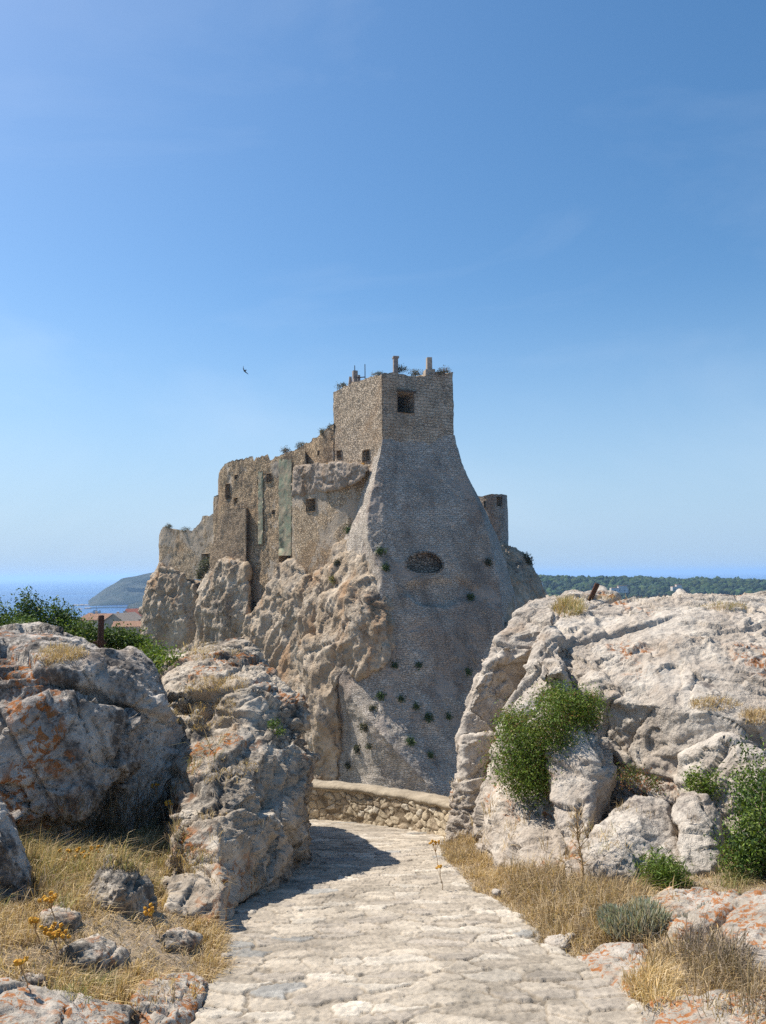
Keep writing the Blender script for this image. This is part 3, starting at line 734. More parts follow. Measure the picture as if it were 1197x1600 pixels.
for k_, (x_, y_, r_, lab_) in enumerate(((838, 1500, 14, 'pale stone lying on the right rim of the path near the flecked slab'), (868, 1482, 22, 'flat pale kerb stone bedded in the right rim of the path'), (893, 1472, 9, 'small pale stone in the grass above the flecked slab'),
        (775, 1400, 7, 'small stone in the grass below the bulging rock foot'), (915, 1430, 9, 'little grey stone left of the silvery shrub'), (355, 1505, 9, 'little stone at the grassy left rim of the path'), (300, 1480, 8, 'small stone among the straw grass left of the path'))):
    rock('stone', [slab([(x_ + r_ * math.cos(a_) * rr_.uniform(.7, 1.1), y_ + r_ * 0.5 * math.sin(a_) * rr_.uniform(.7, 1.1)) for a_ in np.linspace(0, 5.4, 7)], 0.035 + 0.001 * r_, 0.06, 0.01)], MAT['rock_light'], 50 + k_, lab_, 'stone', voxel=0.008, s=0.2, smooth=1, amp=0.6, group='loose stones along the path')
for k_, (o_l, lab_, lf) in enumerate((([(60, 1440), (95, 1428), (125, 1440), (118, 1460), (70, 1462)], 'grey stone sunk in the grass by the edge boulder', 0.06), ([(255, 1470), (285, 1462), (312, 1474), (300, 1488), (262, 1488)], 'low pale stone in the straw grass below the outcrop corner', 0.04), ([(20, 1540), (50, 1532), (75, 1542), (55, 1552)], 'small grey stone touching the lichen slab at bottom left', 0.04))):
    rock('stone', [slab(o_l, lf, 0.12, 0.02)], MAT['rock_mid'], 70 + k_, lab_, 'stone', voxel=0.012, s=0.3, smooth=1, amp=0.7)
MAT['bird'] = plain_mat('dark_plumage', (0.03, 0.028, 0.03), None, 3, 0.7)
MAT['rust'] = plain_mat('rusted_steel', (0.10, 0.045, 0.03), (0.05, 0.03, 0.025), 14, 0.85, 0.6, 0.006)
# ------------------------------------------------------------------ crag under the castle
BR = (0.25, 0.155, 0.09)
def build_crag():
    SK = -32
    H = [
        hull([(248, 925, 114), (330, 905, 108), (400, 905, 100), (470, 890, 94), (560, 870, 88), (700, 900, 86), (800, 910, 94), (830, 1000, 97), (480, 1100, 88), (300, 1020, 109)], 9, 0, 0.95, SK),
        hull([(540, 905, 77), (575, 890, 77), (600, 900, 76.5), (615, 935, 75.2), (613, 1000, 73.6), (603, 1042, 72.4), (560, 1058, 72.2), (522, 1050, 72.6), (498, 990, 76), (503, 930, 77.5), (560, 950, 72.6), (545, 1020, 72.6), (592, 985, 72.6)], 9, 1),
        hull([(556, 850, 79), (578, 838, 78), (586, 868, 77.2), (600, 905, 76.3), (612, 918, 75.8), (578, 925, 75.8), (540, 915, 77), (515, 900, 79.5), (530, 865, 80)], 8, 1),
        hull([(535, 840, 81.5), (557, 834, 80.3), (575, 900, 78), (540, 920, 78), (497, 945, 79.5), (470, 965, 80.8), (476, 930, 82.5), (508, 885, 82)], 8, 1, 0.9, SK),
        hull([(432, 885, 87), (462, 874, 86), (482, 900, 84), (502, 945, 81), (503, 1000, 79.5), (492, 1060, 79), (470, 1110, 79), (440, 1100, 81), (400, 1010, 85.5), (394, 962, 87.5), (410, 952, 87)], 8, 1, 0.9, SK),
        hull([(386, 962, 87.5), (400, 952, 87), (420, 958, 85.5), (436, 1000, 84), (440, 1090, 82), (392, 1070, 85)], 6, 1, 0.9, SK),
        hull([(468, 1000, 76), (526, 985, 74), (530, 1050, 72.4), (514, 1086, 72), (494, 1116, 72.3), (466, 1118, 75)], 6, 0.5, 0.9, SK),
        hull([(392, 915, 96.5), (410, 895, 94.5), (440, 880, 91.5), (462, 900, 88.5), (412, 962, 91.5), (395, 1010, 94)], 10, 0, 0.95, SK),
        hull([(250, 880, 106.5), (232, 915, 105.5), (225, 938, 105), (229, 960, 105.6), (232, 1010, 106), (300, 1015, 103), (312, 960, 103.5), (306, 912, 104), (280, 893, 105), (262, 940, 103.5)], 14, 0, 0.95, SK),
        hull([(330, 884, 95.5), (320, 912, 95.5), (312, 948, 95), (318, 1010, 95), (386, 1012, 91), (389, 940, 90.8), (388, 885, 92), (362, 872, 93), (345, 950, 92)], 12, 0, 0.95, SK),
        hull([(742, 880, 82), (760, 873, 84), (788, 900, 86), (800, 960, 84), (775, 1010, 80), (748, 990, 78), (735, 930, 79.5), (765, 925, 80)], 9, 0, 0.95, SK),
        hull([(766, 850, 92), (790, 868, 93), (814, 872, 95), (829, 874, 96), (836, 911, 96), (848, 932, 96), (856, 990, 94), (800, 980, 86), (782, 905, 88), (812, 925, 91)], 9, 0, 0.95, SK),
        hull([(700, 1010, 76), (740, 985, 78), (800, 985, 81), (800, 1100, 79), (700, 1100, 76)], 9, 0, 0.95, SK),
    ]
    o = rock('crag', H, MAT['crag'], 21, None, None, voxel=0.21, s=6.0, amp=0.62, smooth=2, kind='structure', strata=0.5, block=0.8, crack=1.0, flute=1.5, fine=1.3)
    return o
build_crag()

# ------------------------------------------------------------------ ruined castle
MAT['wall_lit'] = masonry_mat('rubble_castle_wall', (0.60, 0.445, 0.28), (0.46, 0.325, 0.195), (0.22, 0.16, 0.10), 0.36, 0.2, (0.10, 0.08, 0.065), 0.6, (0.58, 0.49, 0.385), 0.2, 1.5, 1.0, (0.43, 0.27, 0.15), 0.55)
MAT['wall_keep'] = masonry_mat('keep_masonry', (0.57, 0.46, 0.335), (0.44, 0.34, 0.235), (0.22, 0.17, 0.12), 0.38, 0.21, (0.15, 0.115, 0.09), 0.25, None, 0, 1.3, 3.0, (0.40, 0.26, 0.15), 0.5, ashlar=10.2, warp=0.4, cover=(0.44, 0.58))
MAT['wall_plaster'] = masonry_mat('plastered_castle_wall', (0.61, 0.465, 0.305), (0.46, 0.335, 0.21), (0.24, 0.175, 0.115), 0.36, 0.2, (0.12, 0.095, 0.075), 0.35, (0.50, 0.415, 0.32), 0.45, 1.2, 5.0, (0.40, 0.25, 0.13), 0.6)
MAT['wall_batter'] = masonry_mat('sloping_buttress_masonry', (0.58, 0.505, 0.415), (0.45, 0.385, 0.31), (0.31, 0.26, 0.205), 0.32, 0.17, (0.195, 0.16, 0.13), 0.55, (0.46, 0.38, 0.31), 0.25, 1.3, 8.0, (0.34, 0.25, 0.19), 0.7, ashlar=-500, bw=0.46, bh=0.2, warp=0.5, cover=(0.42, 0.56), spk=0.6, streak=0.2)
MAT['wall_warm'] = masonry_mat('brown_rubble', (0.50, 0.365, 0.235), (0.37, 0.26, 0.165), (0.2, 0.145, 0.095), 0.36, 0.2, (0.09, 0.07, 0.055), 0.25, None, 0, 1.1, 6.0)
MAT['hole'] = masonry_mat('shade_painted_masonry', (0.11, 0.085, 0.065), (0.075, 0.058, 0.045), (0.05, 0.04, 0.03), 0.45, 0.25, (0.03, 0.025, 0.02), 0.5, None, 0, 1.0, 2.0)  # unlit interior of the openings put into a dark back-wall colour
MAT['niche'] = masonry_mat('niche_rubble', (0.38, 0.31, 0.24), (0.24, 0.19, 0.14), (0.08, 0.064, 0.05), 0.4, 0.22, (0.06, 0.05, 0.04), 0.4, None, 0, 1.4, 2.0)
MAT['ledge'] = rock_mat('castle_ledge_rock', (0.42, 0.34, 0.265), (0.31, 0.24, 0.175), (0.09, 0.075, 0.062), 0.35, 0.0, 4.0, 0.4, (0.28, 0.17, 0.09), 0.55, 9.9)
MAT['net'] = plain_mat('green_rockfall_netting', (0.22, 0.245, 0.165), (0.38, 0.30, 0.20), 1.0, 0.95, 1.0, 0.1)
MAT['lintel'] = plain_mat('dark_timber_lintel', (0.12, 0.09, 0.065), None, 8, 0.9)
MAT['iron'] = plain_mat('dark_rusty_iron', (0.055, 0.032, 0.024), (0.11, 0.05, 0.028), 30, 0.85, 0.5, 0.004)
MAT['concrete'] = plain_mat('pale_render', (0.5, 0.46, 0.41), (0.38, 0.34, 0.3), 3, 0.9, 0.4, 0.02)

CASTLE = empty('ruined_castle', P(600, 1000, 84), 'ruined stone castle with a square keep and a huge sloping buttress on a crag', 'castle')
CO = np.array(CASTLE.location)
def col(px, Y, pt, pb):
    a, b = P(px, pt, Y), P(px, pb, Y)
    m = P(px, (pt + pb) / 2, Y)
    return (m[0], m[1], a[2], b[2], px)
def wallsolid(name, cols, mat, parent=None, back=3.0, res=0.28, rag=0.22, disp=0.10, openings=(), seed=0, closed_extra=None, wname='window', wmat='hole', wdepth=1.3, lean=0.0):
    """closed masonry block: cols = (px, Y, py_top, py_bottom) along its visible faces; openings = (px0, px1, py0, py1)"""
    parent = parent or CASTLE
    fr = [col(*c) for c in cols]
    nfront = len(fr)
    if closed_extra is not None: bk = closed_extra
    else:
        bk = [(c[0] + (c[0] / c[1]) * back, c[1] + back, c[2] - 0.1, c[3], c[4]) for c in fr[::-1]]
    allc = fr + bk + [fr[0]]
    A = np.array([c[:4] for c in allc])
    s = np.concatenate([[0], np.cumsum(np.hypot(np.diff(A[:, 0]), np.diff(A[:, 1])))])
    fpx = np.array([c[4] for c in fr]); fs = s[:nfront]
    op = []
    for (a, b, c0, c1) in openings:
        sa, sb = np.interp([a, b], fpx, fs)
        Ym = np.interp((sa + sb) / 2, s, A[:, 1])
        op.append((sa, sb, P0((a + b) / 2, c1, Ym)[2], P0((a + b) / 2, c0, Ym)[2]))
    ss = [0.0]
    for k in range(len(s) - 1):
        rr = res if k < nfront - 1 else res * 4
        n = max(1, int(round((s[k + 1] - s[k]) / rr)))
        ss += list(s[k] + (s[k + 1] - s[k]) * (np.arange(n) + 1) / n)
    ss = np.array(ss)
    for o in op:     # snap the nearest grid lines to the opening's edges
        for e in o[:2]: ss[np.argmin(np.abs(ss - e))] = e
    ss = np.unique(np.round(ss, 5))
    zt = np.interp(ss, s, A[:, 2]); zb = np.interp(ss, s, A[:, 3])
    rg = rag * (perlin(np.stack([ss * 1.1, 0 * ss + seed, 0 * ss], 1)) + 0.6 * perlin(np.stack([ss * 3.1, 0 * ss + seed + 5, 0 * ss], 1)))
    rg[-1] = rg[0]; zt = zt + rg
    z0, z1 = zb.min(), zt.max()
    nz = max(2, int((z1 - z0) / res))
    zl = np.linspace(z0, z1, nz + 1)
    for o in op:
        for e in o[2:]: zl[np.argmin(np.abs(zl - e))] = e
    zl = np.unique(zl)
    X = np.interp(ss, s, A[:, 0]); Y = np.interp(ss, s, A[:, 1])
    dx = np.gradient(X); dy = np.gradient(Y); l = np.hypot(dx, dy); nx, ny = dy / l, -dx / l
    ns, nzv = len(ss), len(zl)
    Z = np.clip(zl[None, :], zb[:, None], zt[:, None])
    SS = np.repeat(ss[:, None], nzv, 1)
    p3 = np.stack([np.repeat(X[:, None], nzv, 1).ravel(), np.repeat(Y[:, None], nzv, 1).ravel(), Z.ravel()], 1)
    d = disp * (0.8 * fbm(p3 * 0.35 + seed, 3) + 0.5 * fbm(p3 * 1.3 + seed, 3, 0.6))
    d = d.reshape(ns, nzv)
    d[-1] = d[0]
    V = p3.reshape(ns, nzv, 3).copy()
    V[:, :, 0] += nx[:, None] * d; V[:, :, 1] += ny[:, None] * d
    V[-1] = V[0]
    gf = grid_faces(ns, nzv)
    V = V.reshape(-1, 3)
    zc = Z.ravel()
    keep = (zc[gf[:, 2]] - zc[gf[:, 1]] + zc[gf[:, 3]] - zc[gf[:, 0]]) if False else np.ones(len(gf), bool)
    hgt = np.abs(zc[gf[:, 1]] - zc[gf[:, 0]]) + np.abs(zc[gf[:, 2]] - zc[gf[:, 3]])
    keep = hgt > 1e-6
    sc_ = SS.ravel()[gf].mean(1); zc_ = zc[gf].mean(1)
    for o in op: keep &= ~((sc_ > o[0]) & (sc_ < o[1]) & (zc_ > o[2]) & (zc_ < o[3]))
    gf = gf[keep]
    UV = np.stack([SS.ravel(), zc], 1)
    # roof: fan to the middle
    topi = np.arange(ns) * nzv + nzv - 1
    cen = V[topi[:-1]].mean(0)
    nfr = np.searchsorted(ss, s[nfront - 1])
    # strip between front top edge and the mirrored back edge
    ff = gf.ravel().tolist(); cnt = [4] * len(gf)
    iv = len(V)
    V = np.vstack([V, cen[None]]); UV = np.vstack([UV, [[0, 0]]])
    if closed_extra is not None or nfront < 3:
        for k in range(ns - 1): ff += [int(topi[k]), int(topi[k + 1]), iv]; cnt.append(3)
    else:
        fi = topi[:nfr + 1]; bi = topi[nfr + 1:]
        bs = np.linspace(0, 1, len(bi)); 
        for k in range(len(fi) - 1):
            j0 = int(round((1 - k / (len(fi) - 1)) * (len(bi) - 1))); j1 = int(round((1 - (k + 1) / (len(fi) - 1)) * (len(bi) - 1)))
            if j0 == j1: ff += [int(fi[k]), int(fi[k + 1]), int(bi[j0])]; cnt.append(3)
            else: ff += [int(fi[k]), int(fi[k + 1]), int(bi[j1]), int(bi[j0])]; cnt.append(4)
    me = arr_mesh(name, V - CO, ff, np.array(cnt), uv=UV, smooth=False)
    ob = link(name, me, mat, parent)
    if parent is not CASTLE: ob.location = (0, 0, 0)
    for o in op:
        bm = bmesh.new(); uvl = bm.loops.layers.uv.new('UVMap')
        sm = (o[0] + o[1]) / 2
        k = min(max(int(np.searchsorted(ss, sm)), 1), ns - 2)
        nxx, nyy = nx[k], ny[k]
        ring = []
        for dep, gro in ((0.10, 0.02), (-wdepth, 0.0)):
            r = []
            for (se, ze) in ((o[0] - gro, o[2] - gro), (o[1] + gro, o[2] - gro), (o[1] + gro, o[3] + gro), (o[0] - gro, o[3] + gro)):
                x, y = np.interp(se, s, A[:, 0]), np.interp(se, s, A[:, 1])
                r.append(bm.verts.new((x + nxx * dep - CO[0], y + nyy * dep - CO[1], ze - CO[2])))
            ring.append(r)
        # jamb stones standing a little proud round the hole
        out = []
        for (se, ze) in ((o[0] - 0.16, o[2] - 0.16), (o[1] + 0.16, o[2] - 0.16), (o[1] + 0.16, o[3] + 0.16), (o[0] - 0.16, o[3] + 0.16)):
            x, y = np.interp(se, s, A[:, 0]), np.interp(se, s, A[:, 1])
            out.append(bm.verts.new((x - nxx * 0.25 - CO[0], y - nyy * 0.25 - CO[1], ze - CO[2])))
        for j in range(4):
            bm.faces.new((ring[0][j], ring[0][(j + 1) % 4], ring[1][(j + 1) % 4], ring[1][j]))
            bm.faces.new((out[j], out[(j + 1) % 4], ring[0][(j + 1) % 4], ring[0][j]))
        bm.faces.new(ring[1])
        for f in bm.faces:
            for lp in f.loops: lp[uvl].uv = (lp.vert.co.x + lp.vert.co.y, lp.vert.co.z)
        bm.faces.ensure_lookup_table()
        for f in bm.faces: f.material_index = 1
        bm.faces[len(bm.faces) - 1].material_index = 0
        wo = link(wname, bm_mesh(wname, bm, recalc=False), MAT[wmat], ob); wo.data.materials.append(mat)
    return ob

K = [(521, 86, 613, 745), (540, 84.5, 603, 745), (560, 83, 596, 745), (580, 81.4, 589, 745), (598, 80, 584, 760), (616, 80.5, 582, 760), (640, 81.3, 586, 760), (655, 81.8, 590, 760), (672, 82.3, 585, 760), (690, 82.9, 581, 760), (709, 83.6, 583, 760)]
k2 = col(*K[-1]); k0 = col(*K[0])
keep = wallsolid('keep', K, MAT['wall_keep'], res=0.2, rag=0.26, disp=0.09, openings=[(527, 533.5, 704, 715), (567, 577.5, 703, 720), (621, 647, 613, 645)],
                 closed_extra=[(k2[0] + 0.4, 90, k2[2], k2[3], 0), (-0.5, 95, k0[2] + 0.5, k0[3], 0)], wdepth=2.2, seed=1)
bm = bmesh.new()
a, b_ = P(619, 611.5, 80.55), P(650, 611.5, 81.55)
bm_box(bm, ((a + b_) / 2 - CO) + np.array([0, -0.02, 0.02]), (2.15, 0.4, 0.16), 0.44)
link('lintel', bm_mesh('lintel', bm), MAT['lintel'], keep)
def chimney(px0, px1, pt, pb, Y, basew, cap):
    a = P((px0 + px1) / 2, pb, Y) - CO; t = P((px0 + px1) / 2, pt, Y) - CO
    wd = (px1 - px0) * Y / F
    bm = bmesh.new()
    h = t[2] - a[2]
    bm_box(bm, (a[0], a[1], a[2] + h / 2), (wd, wd * 1.1, h), 0.2, 0.94)
    if cap: bm_box(bm, (t[0], t[1], t[2] - 0.12), (wd * 1.28, wd * 1.35, 0.22), 0.2); 
    if basew: bm_box(bm, (a[0] - 0.05, a[1], a[2] + 0.30), (basew, basew, 0.75), 0.25, 0.9); bm_box(bm, (a[0] + 0.35, a[1] - 0.1, a[2] + 0.35), (0.5, 0.6, 0.7), 0.1)
    bmesh.ops.bevel(bm, geom=list(bm.edges), offset=0.03, segments=1, affect='EDGES')
    o = link('chimney', bm_mesh('chimney', bm), MAT['concrete'] if not basew else MAT['chim2'], keep)
MAT['chim2'] = plain_mat('chimney_brick', (0.47, 0.38, 0.29), (0.33, 0.26, 0.19), 4, 0.9, 0.6, 0.04)
MAT['concrete'] = plain_mat('grey_chimney_render', (0.36, 0.30, 0.25), (0.25, 0.2, 0.17), 3, 0.9, 0.5, 0.03)
chimney(614.5, 622, 557, 590, 82.5, 0, True)
chimney(666.5, 675, 559, 588, 83, 1.05, False)
# remains standing on the left end of the keep's roof
bm = bmesh.new()
def pbox(bm, px0, px1, pt, pb, Y, dep, rz=0.0, taper=1.0):
    a = P((px0 + px1) / 2, (pt + pb) / 2, Y) - CO
    bm_box(bm, a, ((px1 - px0) * Y / F, dep, (pb - pt) * Y / F), rz, taper)
pbox(bm, 551, 558.5, 579, 604, 84.5, 0.5, 0.3); pbox(bm, 543.5, 551.5, 588, 612, 84.8, 0.35, 0.3, 0.45); pbox(bm, 558, 563, 586, 603, 84.2, 0.4, 0.3, 0.8); pbox(bm, 551, 563, 592, 604, 84.3, 0.5, 0.3, 0.8)
link('broken_parapet', bm_mesh('broken_parapet', bm), MAT['concrete'], keep)
bm = bmesh.new()
tube(bm, [P(570.6, 604, 83.6) - CO, P(570.2, 569, 83.6) - CO], (0.055, 0.045), 5)
tube(bm, [P(558, 590, 83.6) - CO, P(571, 589, 83.6) - CO], (0.06, 0.06), 5)
link('antenna_pole', bm_mesh('antenna_pole', bm), MAT['iron'], keep)
bm = bmesh.new(); tube(bm, [P(554.6, 585, 84.3) - CO, P(554.2, 571, 84.3) - CO], (0.055, 0.045), 5)
link('antenna_pole', bm_mesh('antenna_pole', bm), MAT['iron'], keep)

wallsolid('stepped_wall', [(452, 92, 712, 760), (460, 91.2, 704, 760), (470, 90.2, 698, 760), (480, 89.3, 692, 760), (492, 88.2, 684, 760), (505, 87, 676, 760), (514, 86.3, 668, 760), (523, 85.8, 661, 760)], MAT['wall_lit'], back=3, rag=0.35, disp=0.14,
          openings=[(472.5, 478, 711, 727), (497, 499.5, 704, 712)], seed=2)
curt = wallsolid('curtain_wall', [(340.5, 99, 745, 940), (344, 98, 734, 940), (351, 97.3, 725, 940), (362, 96.4, 720, 940), (380, 95, 716, 940), (395, 93.9, 713.5, 940), (397, 93.7, 722, 940), (401, 93.4, 714, 940), (418, 92.2, 711, 940), (422, 92, 719, 940),
                 (435, 91.1, 713, 940), (447, 90.3, 707, 940), (458, 89.5, 704, 940), (478, 88.3, 702, 940)], MAT['wall_lit'], back=4, rag=0.34, disp=0.16,
                 openings=[(352.5, 360, 756, 778), (367, 371.5, 742, 749), (417, 424, 740, 753), (366, 371, 778, 787), (437.5, 455, 868, 884), (403, 406.5, 750, 757), (426, 430, 797, 803), (386, 390, 826, 832)], seed=3)
wallsolid('wall_stub', [(333.5, 101, 776, 870), (337, 100.5, 774, 870), (343, 100, 773, 870)], MAT['wall_lit'], back=3, rag=0.15, seed=4)
wallsolid('outer_wall', [(248.5, 108.5, 836, 905), (250.5, 108, 829, 905), (254, 107.6, 823, 905), (259, 107.2, 822, 905), (262, 107, 826, 905), (272, 106.3, 827, 905), (285, 105.2, 828.5, 905), (300, 104, 829, 905), (306, 103.5, 823, 905), (314, 102.9, 815, 905),
                         (316, 102.8, 806, 905), (325, 102, 806, 905), (337, 101, 803, 905), (348, 100, 800, 905)], MAT['wall_plaster'], back=3, rag=0.22, disp=0.12,
          openings=[(316, 326.5, 865, 880)], seed=5, wname='doorway')
wallsolid('ruined_pier', [(327, 97.2, 872, 985), (333, 96.7, 848, 985), (339, 96.2, 822, 985), (346, 95.6, 803, 985), (354, 95.1, 797, 985), (370, 94.2, 794, 985), (385, 93.4, 793, 985), (387, 94.6, 793, 985)], MAT['wall_warm'], back=2.5, rag=0.3, disp=0.10, seed=6)
wallsolid('terrace_wall', [(456.5, 86.4, 742, 905), (470, 85.5, 742, 905), (490, 84.4, 742, 905), (528, 82.4, 738, 905), (545, 82, 735, 905), (580, 82, 735, 905)], MAT['wall_plaster'], back=6, rag=0.05, disp=0.08,
          openings=[(479, 494, 779, 799)], seed=7, wname='cave_opening', wdepth=2.0)
# the projecting ledge above it is a rock shelf with masonry on its edge
H = [hull([(456, 734, 85.7), (460, 728, 85.5), (500, 725, 83.2), (530, 722, 81.6), (560, 724, 80.4), (576, 730, 80), (570, 745, 80), (553, 757, 80.4), (520, 768, 82.2), (500, 767, 83.4), (457, 760, 86), (457, 770, 86.4)], 5, 0.2),
     hull([(457, 752, 85.9), (500, 752, 83.3), (500, 772, 83.6), (457, 774, 86.2)], 4, 0.2)]
V, Q = skin(H, 0.16, 2); V = weather(V, Q, 2.2, 33, 0.75, strata=1.2)
link('terrace_ledge', arr_mesh('terrace_ledge', V - CO, Q, 4, smooth=True), MAT['ledge'], CASTLE)
def netting(px0, px1, Y0, Y1, pt, pb, sd):
    wallsolid('netting', [(px0, Y0, pt, pb), ((px0 + px1) / 2, (Y0 + Y1) / 2, pt, pb), (px1, Y1, pt, pb)], MAT['net'], back=0.14, rag=0.6, disp=0.14, seed=sd)
netting(436, 456, 90.75, 89.35, 718, 868, 11)
netting(403.5, 411, 92.95, 92.4, 736, 850, 12)
# sloping buttress (batter) that carries the keep
R = [(680, [(597.5, 82), (598, 80.3), (650, 81), (708, 81.8), (709, 85)]),
     (692, [(595.5, 81.2), (597, 79.8), (650, 80.5), (711, 81.3), (712, 85)]),
     (715, [(584, 81.5), (592, 79.3), (652, 80), (718, 80.9), (719, 86)]),
     (740, [(573, 82), (587, 78.7), (655, 79.3), (727, 80.3), (729, 87)]),
     (765, [(567, 82), (582, 78), (655, 78.5), (737, 79.7), (741, 88)]),
     (790, [(560, 82), (577, 77.3), (655, 77.7), (748, 79), (755, 88)]),
     (840, [(538, 82.5), (573, 76.2), (655, 76.5), (764, 78.2), (778, 88)]),
     (905, [(500, 83), (598, 75.2), (665, 75), (778, 77), (800, 87)]),
     (980, [(480, 82), (578, 73.8), (665, 73.2), (785, 75.5), (812, 86)]),
     (1060, [(470, 78.5), (527, 72.6), (655, 71.4), (782, 74), (820, 84)]),  # crease swings right from here, shaped to stand in for a cast shadow's edge
     (1140, [(455, 77.5), (590, 70.2), (665, 69.8), (790, 72.5), (830, 82)]),
     (1225, [(440, 76), (668, 68), (700, 67.9), (800, 71), (830, 80)]),
     (1330, [(430, 74), (700, 66), (730, 66), (810, 70), (840, 80)])]
def build_batter():
    pys = np.array([r[0] for r in R], float)
    nr, rows = 320, np.linspace(680, 1330, 320)
    C = np.array([r[1] for r in R])           # rows, 5, 2
    tw = np.interp(pys, [680, 692, 905, 1330], [1.8, 2.1, 4.2, 4.2])
    C[:, 2, 1] += tw * 0.5; C[:, 3, 1] += tw; C[:, 4, 1] += np.where(C[:, 4, 1] < C[:, 3, 1] + 2, tw, 0)
    cu = np.concatenate([np.linspace(0, 1, 40)[:-1], np.linspace(1, 2, 60)[:-1], np.linspace(2, 3, 60)[:-1], np.linspace(3, 4, 20)])
    def smooth_rows(v):
        y = np.interp(rows, pys, v); k = np.hanning(15); k /= k.sum()
        return np.convolve(np.pad(y, 7, mode='edge'), k, 'valid')
    PX = np.stack([smooth_rows(C[:, j, 0]) for j in range(5)], 1); PY_ = np.stack([smooth_rows(C[:, j, 1]) for j in range(5)], 1)
    px = np.stack([np.interp(cu, range(5), PX[i]) for i in range(nr)]); Yd = np.stack([np.interp(cu, range(5), PY_[i]) for i in range(nr)])
    # gentle rounding of the front
    t = np.clip(cu - 1, 0, 2) / 2
    Yd = Yd - (0.5 * np.sin(np.pi * t))[None, :] * sstep(690, 900, rows)[:, None]
    Yd = Yd + recede(px)
    py = np.repeat(rows[:, None], len(cu), 1)
    d = (_rt[None, None] * ((px - CX) / F)[..., None] + _up[None, None] * ((CY - py) / F)[..., None] + _fw)
    V = (EYEV + d * (Yd / d[..., 1])[..., None]).reshape(-1, 3)
    gf = grid_faces(nr, len(cu))
    n = vnormals(V, gf)
    if n[:, 1].mean() > 0: n = -n; gf = gf[:, ::-1]
    low = sstep(820, 1000, py.ravel())
    disp = 0.13 * fbm(V * 0.35, 4) + 0.07 * fbm(V * 1.4, 4, 0.6) + low * 0.25 * fbm(V * 0.22 + 7, 3)
    # erosion scar round the arch
    e = ((px - 690) / 55) ** 2 + ((py - 925) / 22) ** 2
    disp = disp - 0.55 * sstep(1.3, 0.4, e.ravel() + 0.5 * fbm(V * 0.5, 3))
    V = V + n * disp[:, None]
    def arch(x, y, g=0):
        return (((x - 663.5) / (28.5 + g)) ** 2 + np.where(y < 884, ((y - 884) / (21 + g)) ** 2, ((y - 884) / (13 + g)) ** 2)) < 1
    cx_, cy_ = px.ravel()[gf].mean(1), py.ravel()[gf].mean(1)
    gf = gf[~arch(cx_, cy_)]
    u = V[:, 0] * 1.0 + 0.0; 
    wl = np.stack([np.concatenate([[0], np.cumsum(np.linalg.norm(np.diff(V.reshape(nr, len(cu), 3)[i], axis=0), axis=1))]) for i in range(nr)])
    wl -= wl[:, [39]]
    UV = np.stack([wl.ravel(), -np.repeat(rows[:, None], len(cu), 1).ravel() * 0.066], 1)
    # close the block behind
    nc = len(cu)
    Bk = V.reshape(nr, nc, 3)[:, [0, -1]].copy(); Bk[:, :, 1] = np.maximum(Bk[:, :, 1] + 4, 92)
    VB = np.concatenate([V, Bk.reshape(-1, 3)]); UV = np.concatenate([UV, np.zeros((nr * 2, 2))])
    i = np.arange(nr - 1); b0 = nr * nc
    lft = np.stack([i * nc, (i + 1) * nc, b0 + (i + 1) * 2, b0 + i * 2], 1)
    rgt = np.stack([i * nc + nc - 1, b0 + i * 2 + 1, b0 + (i + 1) * 2 + 1, (i + 1) * nc + nc - 1], 1)
    bat = link('sloping_buttress', arr_mesh('sloping_buttress', VB - CO, np.concatenate([gf, lft, rgt]), 4, uv=UV, smooth=True), MAT['wall_batter'], CASTLE)
    # walled-up arch
    bm = bmesh.new(); uvl = bm.loops.layers.uv.new('UVMap')
    rings = []
    for (g, dep) in ((3.0, 0.25), (2.2, -0.14), (-0.6, -0.10), (-1.6, 0.9)):
        r = []
        for k in range(44):
            a = 2 * math.pi * k / 44
            x = 663.5 + (28.5 + g) * math.cos(a); y = 884 - math.sin(a) * ((21 if math.sin(a) > 0 else 13) + g)
            ii = np.interp(y, rows, range(nr)); i0 = int(round(ii))
            Ys = np.interp(x, px[i0], Yd[i0])
            r.append(bm.verts.new(P(x, y, Ys + dep - 0.02 * (k % 3)) - CO))
        rings.append(r)
    for a_, c_ in zip(rings[:-1], rings[1:]):
        for k in range(44): bm.faces.new((a_[k], a_[(k + 1) % 44], c_[(k + 1) % 44], c_[k]))
    bm.faces.new(rings[-1])
    for f in bm.faces:
        for lp in f.loops: lp[uvl].uv = (lp.vert.co.x + lp.vert.co.y * 0.3, lp.vert.co.z)
    link('arched_niche', bm_mesh('arched_niche', bm, recalc=False), MAT['niche'], bat)
build_batter()
bast = wallsolid('round_bastion', [(738, 98, 777, 915), (750, 96.2, 775, 915), (758, 95.6, 775, 915), (766, 95.2, 772, 915), (775, 95, 772, 915), (784, 95.2, 772.5, 915), (790, 95.8, 772.5, 915), (794, 97, 773.5, 915)], MAT['wall_batter'], back=5, rag=0.12, disp=0.1,
          openings=[(777, 785.5, 776, 793), (757.5, 760.5, 782, 792)], seed=8, wdepth=0.7, wmat='wall_warm')
wallsolid('ruined_house_wall', [(795, 99, 856, 925), (800, 98.6, 855.5, 925), (805, 98.8, 856, 925)], MAT['wall_batter'], back=2, rag=0.08, seed=9)
wallsolid('ruined_house_wall', [(803, 98, 866, 925), (810, 97.6, 865.5, 925), (817, 97.8, 866, 925)], MAT['wall_batter'], back=3, rag=0.06, seed=10)

